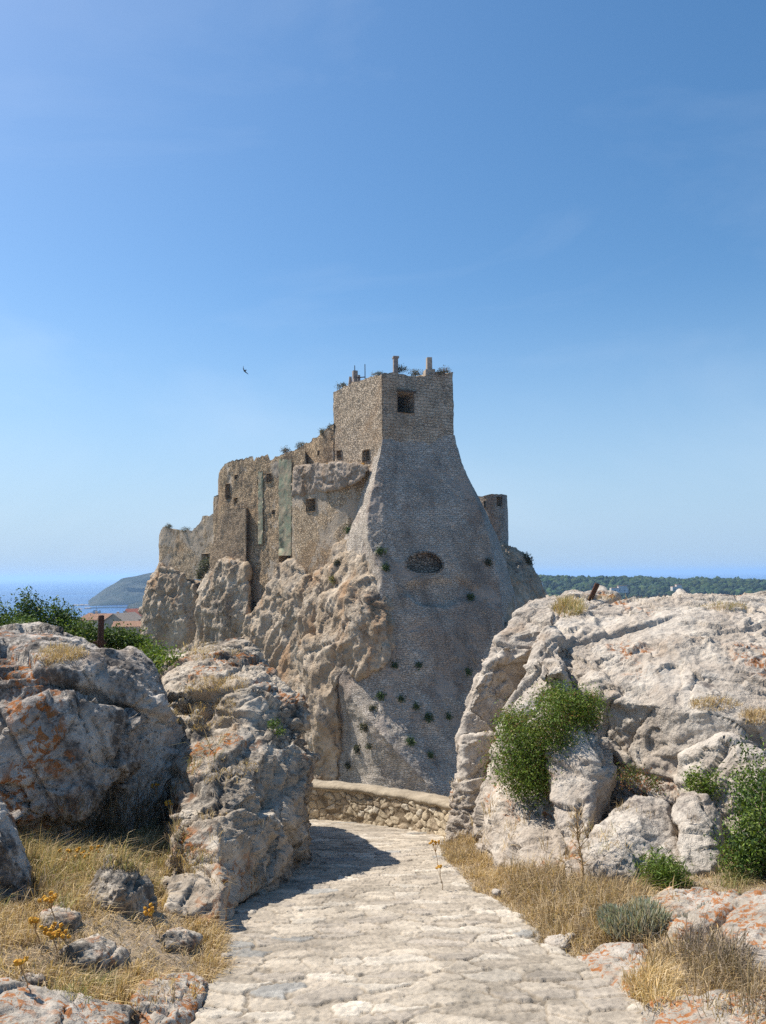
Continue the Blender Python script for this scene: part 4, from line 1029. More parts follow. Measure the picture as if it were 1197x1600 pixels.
# ------------------------------------------------------------------ plants: leaves, stems, dry grass
MAT['leaf'] = attr_mat('evergreen_leaves', 0.6, 0.3, spec=0.2); MAT['straw'] = attr_mat('dry_grass', 0.8, 0.25); MAT['twig'] = plain_mat('woody_stem', (0.16, 0.11, 0.075), (0.25, 0.19, 0.14), 20, 0.9)
MAT['ochre'] = plain_mat('dried_ochre_flowers', (0.62, 0.34, 0.045), (0.42, 0.20, 0.03), 60, 0.9)
RS = np.random.RandomState(77)
bpy.context.view_layer.update()
DG = bpy.context.evaluated_depsgraph_get()
def hit(px, py):
    """the surface the photograph shows at this pixel: point, normal, object"""
    d = ray(px, py); d = d / np.linalg.norm(d)
    ok, loc, nor, _, ob, _ = SC.ray_cast(DG, Vector(EYEV), Vector(d), distance=400)
    return (np.array(loc), np.array(nor), ob) if ok else (None, None, None)
def down(x, y, top=4.0):
    ok, loc, nor, _, ob, _ = SC.ray_cast(DG, Vector((x, y, top)), Vector((0, 0, -1)), distance=60)
    return (loc.z, nor.z, ob.name) if ok else (None, None, None)

def leaves(blobs, n, size, pal, asp=0.42, clump=0.10, core=0.35, fold=True, up=0.25, stalk=None):
    """blobs = (centre, radii); leaf clusters spread through each ellipsoid's volume"""
    vol = np.array([np.prod(b[1]) ** (2 / 3) for b in blobs]); cnt = np.maximum(1, (n * vol / vol.sum() / 11).astype(int))
    CC, OUT, BI = [], [], []
    for (c, r), k in zip(blobs, cnt):
        d = RS.randn(k, 3); d /= np.linalg.norm(d, axis=1)[:, None]
        rad = core + (1 - core) * RS.rand(k) ** 0.5
        lump = 1 + 0.32 * perlin(d * 1.9 + RS.rand() * 50) + 0.14 * RS.randn(k)
        CC.append(np.array(c) + d * (rad * lump)[:, None] * np.array(r)); OUT.append(d)
    CC = np.concatenate(CC); OUT = np.concatenate(OUT); k = len(CC)
    per = 11
    pos = np.repeat(CC, per, 0) + RS.randn(k * per, 3) * clump
    nrm = np.repeat(OUT, per, 0) * 0.7 + RS.randn(k * per, 3) * 0.75 + np.array([0, 0, up]); nrm /= np.linalg.norm(nrm, axis=1)[:, None]
    t = RS.randn(k * per, 3) + np.repeat(OUT, per, 0) * 0.5; t -= nrm * (t * nrm).sum(1)[:, None]; t /= np.linalg.norm(t, axis=1)[:, None]
    b = np.cross(nrm, t)
    L_ = size * RS.uniform(0.65, 1.25, k * per)[:, None]; W_ = L_ * asp * 0.5
    V = np.stack([pos - t * L_ * 0.5, pos + b * W_ - nrm * L_ * 0.06, pos + t * L_ * 0.5, pos - b * W_ - nrm * L_ * 0.06], 1).reshape(-1, 3)
    pal = np.array(pal)
    cl = pal[RS.choice(len(pal), k, p=None)] * RS.uniform(0.72, 1.22, (k, 1))
    C = np.repeat(cl, per, 0) * RS.uniform(0.75, 1.3, (k * per, 1))
    return V, np.repeat(C, 4, 0), CC
GREEN = [(0.115, 0.185, 0.025), (0.145, 0.21, 0.03), (0.09, 0.15, 0.022), (0.17, 0.23, 0.04), (0.18, 0.20, 0.04), (0.12, 0.18, 0.03)]
DARKG = [(0.040, 0.078, 0.020), (0.055, 0.095, 0.024), (0.065, 0.11, 0.028), (0.036, 0.066, 0.022), (0.09, 0.13, 0.03)]
LIGHTG = [(0.10, 0.16, 0.035), (0.13, 0.18, 0.04), (0.08, 0.135, 0.03)]
SILVER = [(0.42, 0.43, 0.33), (0.50, 0.48, 0.36), (0.38, 0.44, 0.36), (0.52, 0.45, 0.33), (0.40, 0.33, 0.23)]
DUSTY = [(0.10, 0.095, 0.055), (0.075, 0.085, 0.045), (0.14, 0.11, 0.065), (0.06, 0.065, 0.035)]
RUSTG = [(0.09, 0.12, 0.03), (0.12, 0.14, 0.04), (0.24, 0.10, 0.05), (0.18, 0.12, 0.05)]
def shrub(name, label, cat, blobs, n, size, pal, base=None, stems=7, srad=0.012, group=None, **kw):
    V, C, CC = leaves(blobs, n, size, pal, **kw)
    base = np.array(base if base is not None else (np.mean([b[0] for b in blobs], 0) - np.array([0, 0, max(b[1][2] for b in blobs)])), float)
    root = empty(name, base, label, cat, group)
    link('foliage', arr_mesh('foliage', V - base, np.arange(len(V)), 4, col=C), MAT['leaf'], root)
    if stems:
        bm = bmesh.new()
        for k in RS.choice(len(CC), min(stems, len(CC)), replace=False):
            e = CC[k] - base; m_ = e * 0.5 + RS.randn(3) * 0.08 * np.linalg.norm(e) + np.array([0, 0, 0.06 * np.linalg.norm(e)])
            tube(bm, [np.zeros(3) + RS.randn(3) * srad, e * 0.22 + RS.randn(3) * srad, m_, e], (srad, srad * 0.85, srad * 0.6, srad * 0.25), 5)
        link('stems', bm_mesh('stems', bm, True), MAT['twig'], root)
    return root
def pb(px, py, Y, rx, ry, depth=None):
    """ellipsoid from its outline in the photo and its distance"""
    c = P(px, py, Y); k = Y / F
    return (c, (rx * k, (depth or rx) * k, ry * k))

# right: the bush growing out of the rock face
shrub('evergreen_shrub', 'bushy bright green shrub growing out of the pale rock face', 'shrub',
      [pb(815, 1180, 9.0, 50, 62, 45), pb(862, 1150, 8.8, 46, 58, 40), pb(838, 1210, 8.8, 44, 36, 40), pb(888, 1112, 9.0, 36, 36, 32), pb(868, 1090, 9.3, 22, 22), pb(922, 1108, 8.9, 20, 30, 22), pb(800, 1132, 9.3, 22, 22)],
      29000, 0.033, GREEN + GREEN + [(0.22, 0.13, 0.05), (0.16, 0.15, 0.06)], base=P(880, 1190, 9.3), stems=26, srad=0.016, clump=0.055, core=0.15)
shrub('evergreen_shrub', 'tall dark green shrub cut by the right edge of the photo', 'shrub',
      [pb(1178, 1262, 6.9, 36, 60, 34), pb(1190, 1320, 6.6, 56, 52, 36), pb(1165, 1345, 6.6, 34, 34, 30), pb(1215, 1220, 6.9, 30, 50), pb(1162, 1215, 7.1, 10, 22), pb(1168, 1180, 7.1, 5, 20), pb(1230, 1300, 6.5, 50, 80, 40)],
      16000, 0.034, GREEN[:4] + DARKG, stems=24, srad=0.012, clump=0.05, core=0.15, base=P(1185, 1385, 6.6))
shrub('small_shrub', 'small green shrub in a pocket above the pitted boulder', 'shrub', [pb(1096, 1222, 7.9, 24, 17), pb(1118, 1232, 7.8, 8, 26)], 2000, 0.03, GREEN, stems=8, srad=0.006, clump=0.03)
shrub('small_shrub', 'sprawling reddish green caper plant in the cleft above the broken block', 'plant', [pb(985, 1212, 8.4, 20, 12), pb(1012, 1222, 8.2, 20, 9), pb(1030, 1228, 8.1, 9, 8)], 900, 0.032, RUSTG, stems=12, srad=0.005, clump=0.04)
shrub('small_shrub', 'small green plant on the front of the left outcrop', 'plant', [pb(428, 1131, 9.0, 7, 8), pb(437, 1142, 8.9, 6, 5)], 380, 0.03, LIGHTG, stems=4, srad=0.004, clump=0.02)
shrub('small_shrub', 'tiny green cushion on the flat top of the left outcrop', 'plant', [pb(368, 1027, 14.0, 9, 5)], 400, 0.03, LIGHTG, stems=3, srad=0.004, clump=0.03)
shrub('small_shrub', 'green grassy bush at the foot of the broken block', 'shrub', [pb(1030, 1366, 6.75, 28, 22), pb(1052, 1372, 6.6, 20, 18)], 2600, 0.06, LIGHTG + GREEN, stems=8, srad=0.004, clump=0.05, asp=0.14, up=0.0)
# behind the left boulder
Yb = 12.6
for lab, bl, n, pal in (
    ('dark green shrub at the left edge behind the boulder', [pb(8, 968, Yb, 30, 24), pb(-40, 965, Yb, 40, 34), pb(5, 988, Yb - 0.4, 40, 24)], 4800, DARKG + GREEN[:3]),
    ('tallest dark green shrub behind the boulder, with an upright crown', [pb(44, 947, Yb, 14, 13), pb(52, 966, Yb, 24, 22), pb(50, 988, Yb, 32, 24), pb(38, 932, Yb, 6, 6)], 4200, DARKG + GREEN[:3]),
    ('dark green shrub between the tallest one and the rusty post', [pb(90, 962, Yb, 18, 13), pb(100, 978, Yb, 26, 20), pb(84, 951, Yb, 8, 7), pb(115, 992, Yb - .2, 26, 20)], 4000, DARKG + GREEN[:2]),
    ('low green shrub around the foot of the rusty post', [pb(138, 990, Yb - .3, 20, 13), pb(128, 1000, Yb - .4, 26, 20), pb(170, 996, Yb, 20, 10), pb(160, 1006, Yb, 24, 16)], 4200, GREEN + DARKG),
    ('round green shrub between the rusty post and the crag', [pb(190, 997, Yb, 16, 10), pb(203, 1010, Yb, 22, 16), pb(222, 1008, Yb, 12, 9)], 3200, GREEN + DARKG),
    ('low green shrub spilling down beside the flat outcrop', [pb(243, 1032, 11.3, 24, 16), pb(268, 1044, 10.9, 22, 13), pb(228, 1024, 11.8, 16, 14)], 3400, GREEN),
    ('yellow green plant in front of the dark shrubs on the boulder', [pb(44, 979, 11.6, 16, 7)], 700, LIGHTG)):
    bp = bl[0][0].copy(); bp[2] = min(-0.5, bl[-1][0][2] - 0.5)
    shrub('evergreen_shrub', lab, 'shrub', bl, n, 0.055, pal, stems=14, srad=0.014, clump=0.075, core=0.2, base=bp, group='shrubs behind the left boulder')
# silvery aromatic shrubs in the dry grass
def spiky(label, blobs, n, pal, ln, base):
    """upright narrow shoots, silvery"""
    B, Cc = [], []
    for (c, r) in blobs:
        k = int(n / len(blobs)); d = RS.randn(k, 3); d[:, 2] = np.abs(d[:, 2]) + 0.1; d /= np.linalg.norm(d, axis=1)[:, None]
        e = np.array(c) + d * np.array(r) * RS.uniform(0.55, 1.1, (k, 1)); B.append(e)
    E = np.concatenate(B); k = len(E)
    dirv = (E - base) ; dirv /= np.linalg.norm(dirv, axis=1)[:, None]; dirv = dirv * 0.6 + RS.randn(k, 3) * 0.22 + np.array([0, 0, 0.55]); dirv /= np.linalg.norm(dirv, axis=1)[:, None]
    sd_ = np.cross(dirv, RS.randn(k, 3)); sd_ /= np.linalg.norm(sd_, axis=1)[:, None]
    L_ = ln * RS.uniform(0.5, 1.2, (k, 1)); W_ = 0.0045
    V = np.stack([E - dirv * L_ * 0.5 - sd_ * W_, E - dirv * L_ * 0.5 + sd_ * W_, E + dirv * L_ * 0.5 + sd_ * W_ * 0.5, E + dirv * L_ * 0.5 - sd_ * W_ * 0.5], 1).reshape(-1, 3)
    pal = np.array(pal); C = np.repeat(pal[RS.randint(0, len(pal), k)] * RS.uniform(0.7, 1.2, (k, 1)), 4, 0)
    root = empty('silvery_shrub', base, label, 'shrub')
    link('foliage', arr_mesh('foliage', V - base, np.arange(len(V)), 4, col=C), MAT['leaf'], root)
    bm = bmesh.new()
    for j in RS.choice(k, 45, replace=False):
        e = E[j] - base; tube(bm, [RS.randn(3) * 0.02 * np.array([1, 1, 0]), e * 0.5 + np.array([0, 0, 0.03]), e], (0.005, 0.004, 0.002), 4)
    link('stems', bm_mesh('stems', bm, True), MAT['twig'], root)
spiky('grey green silvery shrub in the dry grass beside the path', [pb(970, 1452, 5.75, 30, 26), pb(1010, 1448, 5.75, 36, 34), pb(1030, 1460, 5.7, 22, 24), pb(955, 1440, 5.8, 18, 18)], 7000, SILVER, 0.07, P(995, 1490, 5.7))
spiky('thin blue grey shrub right of the silvery one', [pb(1085, 1462, 5.7, 30, 22), pb(1108, 1455, 5.7, 22, 30)], 2600, [(0.36, 0.37, 0.35), (0.44, 0.43, 0.39), (0.28, 0.29, 0.25)], 0.10, P(1092, 1500, 5.6))

# dry grass: blades in tufts, one mass nobody could count
STRAW = np.array([(0.66, 0.48, 0.23), (0.58, 0.41, 0.19), (0.66, 0.52, 0.32), (0.42, 0.29, 0.155), (0.56, 0.43, 0.27), (0.34, 0.24, 0.145)])
GREY = np.array([(0.30, 0.23, 0.15), (0.22, 0.165, 0.11), (0.38, 0.30, 0.2), (0.44, 0.33, 0.2)])
OLIVE = np.array([(0.27, 0.26, 0.11), (0.38, 0.33, 0.15), (0.21, 0.22, 0.085), (0.48, 0.39, 0.2)])
GB = []
def tuft(x, y, z, n, h, spread, pal, wid=0.0024, lean=0.95, wind=(0.16, -0.05), nrm=None):
    a = RS.rand(n) * 2 * np.pi; r = spread * np.sqrt(RS.rand(n))
    bx = x + np.cos(a) * r; by = y + np.sin(a) * r
    hh = h * RS.uniform(0.45, 1.15, n)
    la = a + RS.randn(n) * 0.9; ll = lean * RS.rand(n) * 1.3
    dx = np.cos(la) * ll + wind[0]; dy = np.sin(la) * ll + wind[1]
    base = np.stack([bx, by, np.full(n, z - 0.02)], 1)
    mid = base + np.stack([dx * hh * 0.36, dy * hh * 0.36, hh * 0.56], 1)
    tip = base + np.stack([dx * hh * 1.05, dy * hh * 1.05, hh * np.clip(RS.uniform(0.75, 1.05, n) - 0.35 * ll, 0.25, 1.0)], 1)
    fa = RS.rand(n) * np.pi; s_ = np.stack([np.cos(fa), np.sin(fa), 0 * fa], 1) * (wid * RS.uniform(0.6, 1.3, n))[:, None]
    V = np.stack([base - s_, base + s_, mid + s_ * 0.8, mid - s_ * 0.8, tip], 1)
    c = pal[RS.randint(0, len(pal), n)] * RS.uniform(0.72, 1.2, (n, 1))
    GB.append((V, c))
BARE = [Gd(x_, y_, 0.25)[:2] for x_, y_ in ((995, 1470), (960, 1470), (1030, 1475), (960, 1520), (935, 1515), (985, 1550), (1080, 1425), (1040, 1430), (1120, 1420), (1160, 1440), (1190, 1440), (1120, 1590), (1180, 1590), (270, 1555), (100, 1600), (240, 1575), (60, 1590))]
def band(n, ylo, yhi, side, dlo, dhi, hf, palf, den=10, only_ground=True):
    Ys = RS.uniform(ylo, yhi, n); D = dlo + (dhi - dlo) * RS.rand(n)
    for Y, d in zip(Ys, D):
        x = float(xl(np.array(Y))) - d if side < 0 else float(xr(np.array(Y))) + d
        nv = perlin(np.array([[x * 0.9, Y * 0.9, 3.0]]))[0]; n2 = perlin(np.array([[x * 2.6, Y * 2.6, 9.0]]))[0]
        if nv + n2 * 0.6 < -0.18 and RS.rand() < 0.85: continue
        bare = any((x - b0[0]) ** 2 + (Y - b0[1]) ** 2 < 0.085 for b0 in BARE)
        if bare and RS.rand() < 0.85: continue
        z, nz_, nm = down(x, Y)
        if z is None: continue
        if nm != 'ground' and (not nm.startswith('rock') or RS.rand() > 0.06 or nz_ < 0.75): continue
        h = hf(Y, d) * (0.75 + 0.7 * nv + 0.5 * n2) * RS.uniform(0.6, 1.35)
        tuft(x, Y, z, RS.randint(int(den * 0.5), int(den * 1.7)), max(0.035, h), RS.uniform(0.04, 0.10), palf(Y, d, nv), lean=RS.uniform(0.5, 1.4))
def litter(n, ylo, yhi, side, dlo, dhi):
    """fallen blades lying on the soil"""
    for _ in range(n):
        Y = RS.uniform(ylo, yhi); d = RS.uniform(dlo, dhi)
        x = float(xl(np.array(Y))) - d if side < 0 else float(xr(np.array(Y))) + d
        z, nz_, nm = down(x, Y)
        if nm == 'ground': tuft(x, Y, z + 0.012, 7, 0.05, 0.09, np.concatenate([STRAW, GREY]), 0.0026, 2.6)
def lpal(Y, d, nv):
    if Y > 6.3 and d > 0.55: return np.concatenate([GREY, STRAW[:3], OLIVE[:2]]) if nv < 0.15 else np.concatenate([OLIVE, STRAW])
    return STRAW if nv < 0.3 else np.concatenate([STRAW, OLIVE])
litter(5200, 3.0, 8.5, -1, -0.05, 2.4); litter(8000, 3.0, 9.0, 1, -0.05, 2.6)
band(4200, 4.3, 8.6, -1, -0.04, 2.6, lambda Y, d: 0.11 + 0.06 * min(1, d) + (0.10 if Y > 6.2 and d > .5 else 0), lpal, 14)
band(1100, 4.35, 6.4, -1, -0.10, 0.5, lambda Y, d: 0.15, lambda Y, d, n: STRAW, 14)
band(700, 3.2, 4.6, -1, 0.05, 1.6, lambda Y, d: 0.08, lambda Y, d, n: np.concatenate([STRAW, OLIVE]), 10)
band(3000, 5.3, 10.9, 1, -0.03, 0.9, lambda Y, d: 0.10 + 0.14 * min(1, max(0, d) / 0.5), lambda Y, d, n: STRAW if n < 0.1 else np.concatenate([STRAW, GREY]), 14)
band(2200, 4.9, 8.0, 1, 0.5, 2.7, lambda Y, d: 0.14, lambda Y, d, n: np.concatenate([STRAW, STRAW, OLIVE]) if n > 0 else np.concatenate([STRAW, GREY]), 12)
band(2000, 3.3, 5.4, 1, 0.25, 1.9, lambda Y, d: 0.15, lambda Y, d, n: np.concatenate([STRAW, GREY]), 12)
def patch(px, py, rx, ry, n, h, pal, den=9, wid=0.0024, spread=0.06):
    for _ in range(n):
        a = RS.rand() * 6.28; r = math.sqrt(RS.rand())
        p_, nn, ob = hit(px + math.cos(a) * r * rx, py + math.sin(a) * r * ry)
        if p_ is None or nn[2] < 0.35 or p_[1] > 40: continue
        tuft(p_[0], p_[1], p_[2], RS.randint(den // 2, den + 4), h * RS.uniform(0.35, 1.1) * (1.1 - 0.6 * r), spread, pal, wid)
# tufts on and between the rocks
patch(95, 1022, 36, 14, 150, 0.20, STRAW, 10); patch(78, 1030, 30, 10, 40, 0.12, STRAW)
patch(315, 1105, 58, 34, 420, 0.15, np.concatenate([STRAW, GREY[2:]]), 10); patch(340, 1068, 50, 14, 160, 0.16, STRAW); patch(320, 1020, 60, 10, 120, 0.16, STRAW); patch(300, 1006, 40, 5, 60, 0.3, STRAW, 7)
patch(365, 1195, 45, 14, 60, 0.12, STRAW); patch(395, 1375, 24, 26, 70, 0.16, GREY, 8); patch(340, 1210, 30, 10, 40, 0.1, STRAW)
patch(888, 950, 24, 13, 170, 0.36, np.concatenate([OLIVE, STRAW]), 10, 0.0035, 0.08); patch(960, 935, 40, 5, 60, 0.2, STRAW, 6); patch(1020, 932, 60, 4, 50, 0.18, GREY, 5)
patch(1130, 947, 36, 6, 120, 0.14, np.concatenate([OLIVE, STRAW]), 9); patch(1115, 1098, 40, 10, 130, 0.13, np.concatenate([STRAW, OLIVE[3:]]), 9); patch(1180, 1120, 20, 12, 120, 0.17, STRAW, 9)
patch(965, 1235, 20, 30, 60, 0.2, GREY, 8); patch(900, 1300, 14, 30, 40, 0.25, STRAW[2:4], 7); patch(930, 1090, 14, 10, 30, 0.14, OLIVE)
patch(1130, 1520, 60, 26, 160, 0.28, GREY, 9); patch(1020, 1545, 36, 26, 170, 0.26, STRAW[:3], 12); patch(1175, 1560, 30, 40, 70, 0.35, GREY, 7)
patch(170, 1290, 100, 34, 420, 0.36, np.concatenate([GREY, STRAW[3:]]), 8, 0.0028); patch(210, 1330, 70, 30, 240, 0.30, np.concatenate([OLIVE, STRAW]), 11); patch(90, 1370, 40, 50, 200, 0.26, OLIVE, 10)
patch(300, 1340, 40, 20, 90, 0.16, np.concatenate([OLIVE, STRAW])); patch(135, 1545, 60, 14, 120, 0.14, OLIVE, 9)
V = np.concatenate([g[0] for g in GB]); C = np.concatenate([g[1] for g in GB])
n_ = len(V); Vf = V.reshape(-1, 3); Cf = np.repeat(C, 5, 0)
qd = (np.arange(n_) * 5)[:, None] + np.array([0, 1, 2, 3]); tr = (np.arange(n_) * 5)[:, None] + np.array([3, 2, 4])
tag(link('dry_grass', arr_mesh('dry_grass', Vf, np.concatenate([qd.ravel(), tr.ravel()]), np.concatenate([np.full(n_, 4), np.full(n_, 3)]), col=Cf), MAT['straw']),
    'dry straw coloured grass on the banks and in the rock pockets', 'grass', kind='stuff')

# dead dark stalks in the shade of the huge boulder
GB.clear()
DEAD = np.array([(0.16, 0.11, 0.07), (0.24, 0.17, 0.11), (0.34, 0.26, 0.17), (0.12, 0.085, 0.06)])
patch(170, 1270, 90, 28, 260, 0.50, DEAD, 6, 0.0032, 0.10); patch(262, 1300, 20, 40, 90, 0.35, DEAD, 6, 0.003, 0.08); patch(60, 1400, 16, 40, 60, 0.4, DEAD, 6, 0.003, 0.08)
patch(1100, 1490, 60, 16, 90, 0.34, DEAD + 0.08, 6, 0.003, 0.08); patch(860, 1400, 60, 20, 110, 0.30, DEAD + 0.06, 6, 0.003, 0.08); patch(1150, 1380, 30, 12, 60, 0.3, OLIVE, 9)
V = np.concatenate([g[0] for g in GB]); C = np.concatenate([g[1] for g in GB]); n_ = len(V)
qd = (np.arange(n_) * 5)[:, None] + np.array([0, 1, 2, 3]); tr = (np.arange(n_) * 5)[:, None] + np.array([3, 2, 4])
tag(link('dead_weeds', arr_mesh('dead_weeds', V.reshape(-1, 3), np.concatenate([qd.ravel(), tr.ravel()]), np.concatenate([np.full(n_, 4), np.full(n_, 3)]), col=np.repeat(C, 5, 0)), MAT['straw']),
    'tall dark dead weeds among the grass and below the boulders', 'weeds', kind='stuff')

# dried yellow flower heads on stalks
def flower(px, py, r, lab, k=14):
    """px, py = the middle of the flower head"""
    p_, nn, ob = hit(px, py + 34)
    if p_ is None: return
    top = P(px, py, p_[1] - 0.02); base = np.array([top[0] + 0.03, p_[1], p_[2] - 0.02])
    z, _, _ = down(base[0], base[1], top[2] - 0.02)
    if z is not None: base[2] = z - 0.02
    root = empty('yellow_flower', base, lab, 'flower', 'dried yellow flowers along the path')
    kpx = top[1] / F
    bm = bmesh.new()
    ends = [top - base + np.array([RS.uniform(-1, 1) * r * kpx, RS.uniform(-1, 1) * r * kpx * 0.8, RS.uniform(-0.6, 0.6) * r * kpx * 0.8]) for _ in range(k)]
    fork = (top - base) * 0.62
    tube(bm, [(0, 0, 0), fork * 0.5 + np.array([0.01, 0, 0]), fork], (0.004, 0.0035, 0.003), 4)
    for e in ends: tube(bm, [fork, (fork + e) / 2 + np.array([0, 0, 0.008]), e], (0.002, 0.0016, 0.0013), 3)
    link('stalk', bm_mesh('stalk', bm), MAT['stalk'], root)
    for e in ends:
        bm = bmesh.new()
        bmesh.ops.create_icosphere(bm, subdivisions=2, radius=0.014, matrix=Matrix.Translation(e))
        for v in bm.verts: v.co = Vector(e) + (v.co - Vector(e)) * float(RS.uniform(0.55, 1.3)) * (0.8 if v.co.z < e[2] else 1.0)
        link('flower_head', bm_mesh('flower_head', bm), MAT['ochre'], root)
MAT['stalk'] = plain_mat('dry_stalk', (0.45, 0.31, 0.15), (0.32, 0.2, 0.09), 30, 0.9)
for px, py, r, lab, k in ((115, 1333, 22, 'biggest cluster of yellow flowers, above the small rock', 18), (77, 1405, 12, 'yellow flower head left of the small rock', 10), (80, 1452, 16, 'wide cluster of yellow flowers below and left of the small rock', 12), (97, 1462, 10, 'small yellow flower head low in the straw grass', 8),
                       (264, 1254, 7, 'single yellow flower head in front of the outcrop steps', 9), (243, 1227, 5, 'tiny yellow flower head in the shadow of the huge boulder', 6), (236, 1422, 10, 'yellow flower head right of the small rock', 8),
                       (32, 1503, 8, 'yellow flower head at the left edge near the lichen slab', 7), (679, 1318, 8, 'tall yellow flower at the foot of the leaning flake, beside the path', 12), (150, 1325, 9, 'yellow flower head right of the biggest cluster', 8), (52, 1440, 7, 'yellow flower head close to the edge boulder', 7), (686, 1356, 4, 'tiny yellow flower lying over the edge of the path', 5)):
    flower(px, py, r, lab, k)
# tall dead stalk in front of the pillar
a = P(912, 1395, 6.9); bm = bmesh.new()
pts = [P(912, 1395, 6.9), P(910, 1350, 6.95), P(903, 1310, 7.0), P(900, 1262, 7.0)]
tube(bm, [p - a for p in pts], (0.009, 0.008, 0.006, 0.003), 5)
for k in range(34):
    f = RS.uniform(0.3, 1.0); p0 = np.array([np.interp(f, (0, .35, .65, 1), [p[i] for p in pts]) for i in range(3)]) - a
    e = p0 + np.array([RS.uniform(-0.09, 0.09), RS.uniform(-0.07, 0.05), RS.uniform(0.02, 0.11)]); tube(bm, [p0, e], (0.004, 0.0025), 3)
tag(link('dead_stalk', bm_mesh('dead_stalk', bm), MAT['stalk'], loc=a), 'tall dead brown stalk standing against the dark foot of the pillar', 'plant')

# shrubs rooted in the castle walls and the crag
k = 0
for (px, py, r, pal) in [(595, 862, 7, 0), (602, 887, 6, 0), (735, 935, 8, 0), (583, 1107, 4, 1), (596, 1088, 6, 0), (668, 1122, 8, 0), (640, 1160, 9, 0), (626, 1092, 2, 0), (571, 1135, 6, 1), (559, 1170, 7, 1), (545, 1195, 4, 1), (616, 1040, 3, 0), (650, 1105, 3, 0), (700, 1120, 3, 0), (672, 1180, 3, 0), (762, 880, 8, 1), (730, 1050, 4, 0), (545, 828, 7, 0), (527, 880, 6, 1), (522, 905, 8, 2), (578, 1165, 4, 1), (655, 1040, 3, 0)]:
    p_, nn, ob = hit(px, py)
    if p_ is None or p_[1] < 40: continue
    s = r * p_[1] / F * RS.uniform(0.35, 0.9)
    rad = np.array([s, s * 0.8, s * 0.75]); c = p_ + nn * s * 0.25
    lab = {0: 'small dark green shrub rooted in the castle masonry', 1: 'small dusty brown shrub rooted in the castle masonry', 2: 'yellowish dry bush on the crag left of the buttress'}[pal]
    shrub('wall_shrub', lab, 'shrub', [(c, rad)], 170 if r < 6 else 380, 0.22, [DARKG, DUSTY, [(0.3, 0.24, 0.1), (0.2, 0.2, 0.08)]][pal], base=p_, stems=3, srad=0.025, group='shrubs rooted in the castle masonry', clump=0.16, core=0.2)
shrub('wall_bush', 'grey green bush in front of the dark doorway of the outer wall', 'bush', [pb(318, 888, 98.5, 12, 14), pb(326, 880, 98, 9, 8), pb(312, 898, 98.5, 8, 8)], 1500, 0.3, DUSTY + [(0.11, 0.13, 0.06)], stems=6, srad=0.04, clump=0.25, core=0.2)
shrub('wall_bush', 'dark bush on the crag at the right end of the castle', 'bush', [pb(823, 872, 95.5, 6, 5), pb(827, 878, 95.5, 4, 5)], 500, 0.28, DUSTY, stems=3, srad=0.03, clump=0.2)
for (px, py, Y, r, lab) in ((628, 577, 82.5, 8, 'dry weeds beside the left chimney on the keep'), (650, 583, 82, 9, 'dry weeds in the dip of the keep top between the chimneys'), (694, 580, 82.2, 13, 'rusty dry weeds on the right end of the keep top'), (590, 586, 81.5, 9, 'dry weeds on the keep top by its left corner'),
                            (535, 603, 85.5, 9, 'grey weeds at the far left end of the keep top'), (517, 668, 86.5, 5, 'brown weed at the foot of the keep on the stepped wall'), (505, 675, 87.3, 5, 'wispy weed on the stepped wall'), (470, 696, 90.5, 9, 'big grey weed on top of the stepped wall'), (447, 704, 91, 6, 'reddish weed on top of the curtain wall'),
                            (290, 828, 105, 12, 'weeds along the top of the outer wall'), (264, 823, 107.5, 4, 'small weed at the left end of the outer wall')):
    shrub('wall_weed', lab, 'weed', [pb(px, py, Y, r, 3.6, 5)], 420, 0.2, DUSTY + ([(0.26, 0.12, 0.06)] if 'rusty' in lab or 'reddish' in lab else [(0.2, 0.15, 0.08)]), stems=4, srad=0.02, group='weeds on top of the castle walls', clump=0.16, asp=0.3)
# golden grass on the terrace ledge
GB2 = []
GB.clear()
for _ in range(260):
    px = RS.uniform(512, 566); p_ = P(px, 725, np.interp(px, (512, 566), (83.2, 80.9)) + RS.uniform(0, 0.9)); tuft(p_[0], p_[1], p_[2] - 0.25, 7, 0.5, 0.2, STRAW[:3] * np.array([1.1, 0.9, 0.6]), 0.03)
V = np.concatenate([g[0] for g in GB]); C = np.concatenate([g[1] for g in GB]); n_ = len(V)
qd = (np.arange(n_) * 5)[:, None] + np.array([0, 1, 2, 3]); tr = (np.arange(n_) * 5)[:, None] + np.array([3, 2, 4])
tag(link('golden_grass', arr_mesh('golden_grass', V.reshape(-1, 3), np.concatenate([qd.ravel(), tr.ravel()]), np.concatenate([np.full(n_, 4), np.full(n_, 3)]), col=np.repeat(C, 5, 0)), MAT['straw']),
    'strip of golden dry grass on the castle ledge below the keep', 'grass', kind='stuff')

# rusty post on the left, leaning iron bar on the right
a = P(157, 1030, 11.4); t_ = P(157, 961, 11.4)
root = empty('iron_post', a, 'upright rusty iron post with a collar behind the huge boulder', 'post'); h = t_[2] - a[2]
bm = bmesh.new(); tube(bm, [(0, 0, 0), (0, 0, h - 0.03), (0, 0, h - 0.008), (0, 0, h)], (0.042, 0.042, 0.038, 0.022), 14)
link('shaft', bm_mesh('shaft', bm), MAT['rust'] if 'rust' in MAT else MAT['iron'], root)
bm = bmesh.new(); zc = h * 0.38
tube(bm, [(0, 0, zc - 0.035), (0, 0, zc + 0.035)], (0.055, 0.055), 14); bm_box(bm, (-0.075, -0.01, zc), (0.06, 0.03, 0.03)); bm_box(bm, (0.06, -0.02, zc - 0.01), (0.04, 0.03, 0.04))
link('collar', bm_mesh('collar', bm), MAT['iron'], root)
p_, nn, ob = hit(922, 936)
Yp = p_[1] if p_ is not None and p_[1] < 30 else 13.2
a = P(921, 940, Yp); t_ = P(934, 912, Yp); d = t_ - a
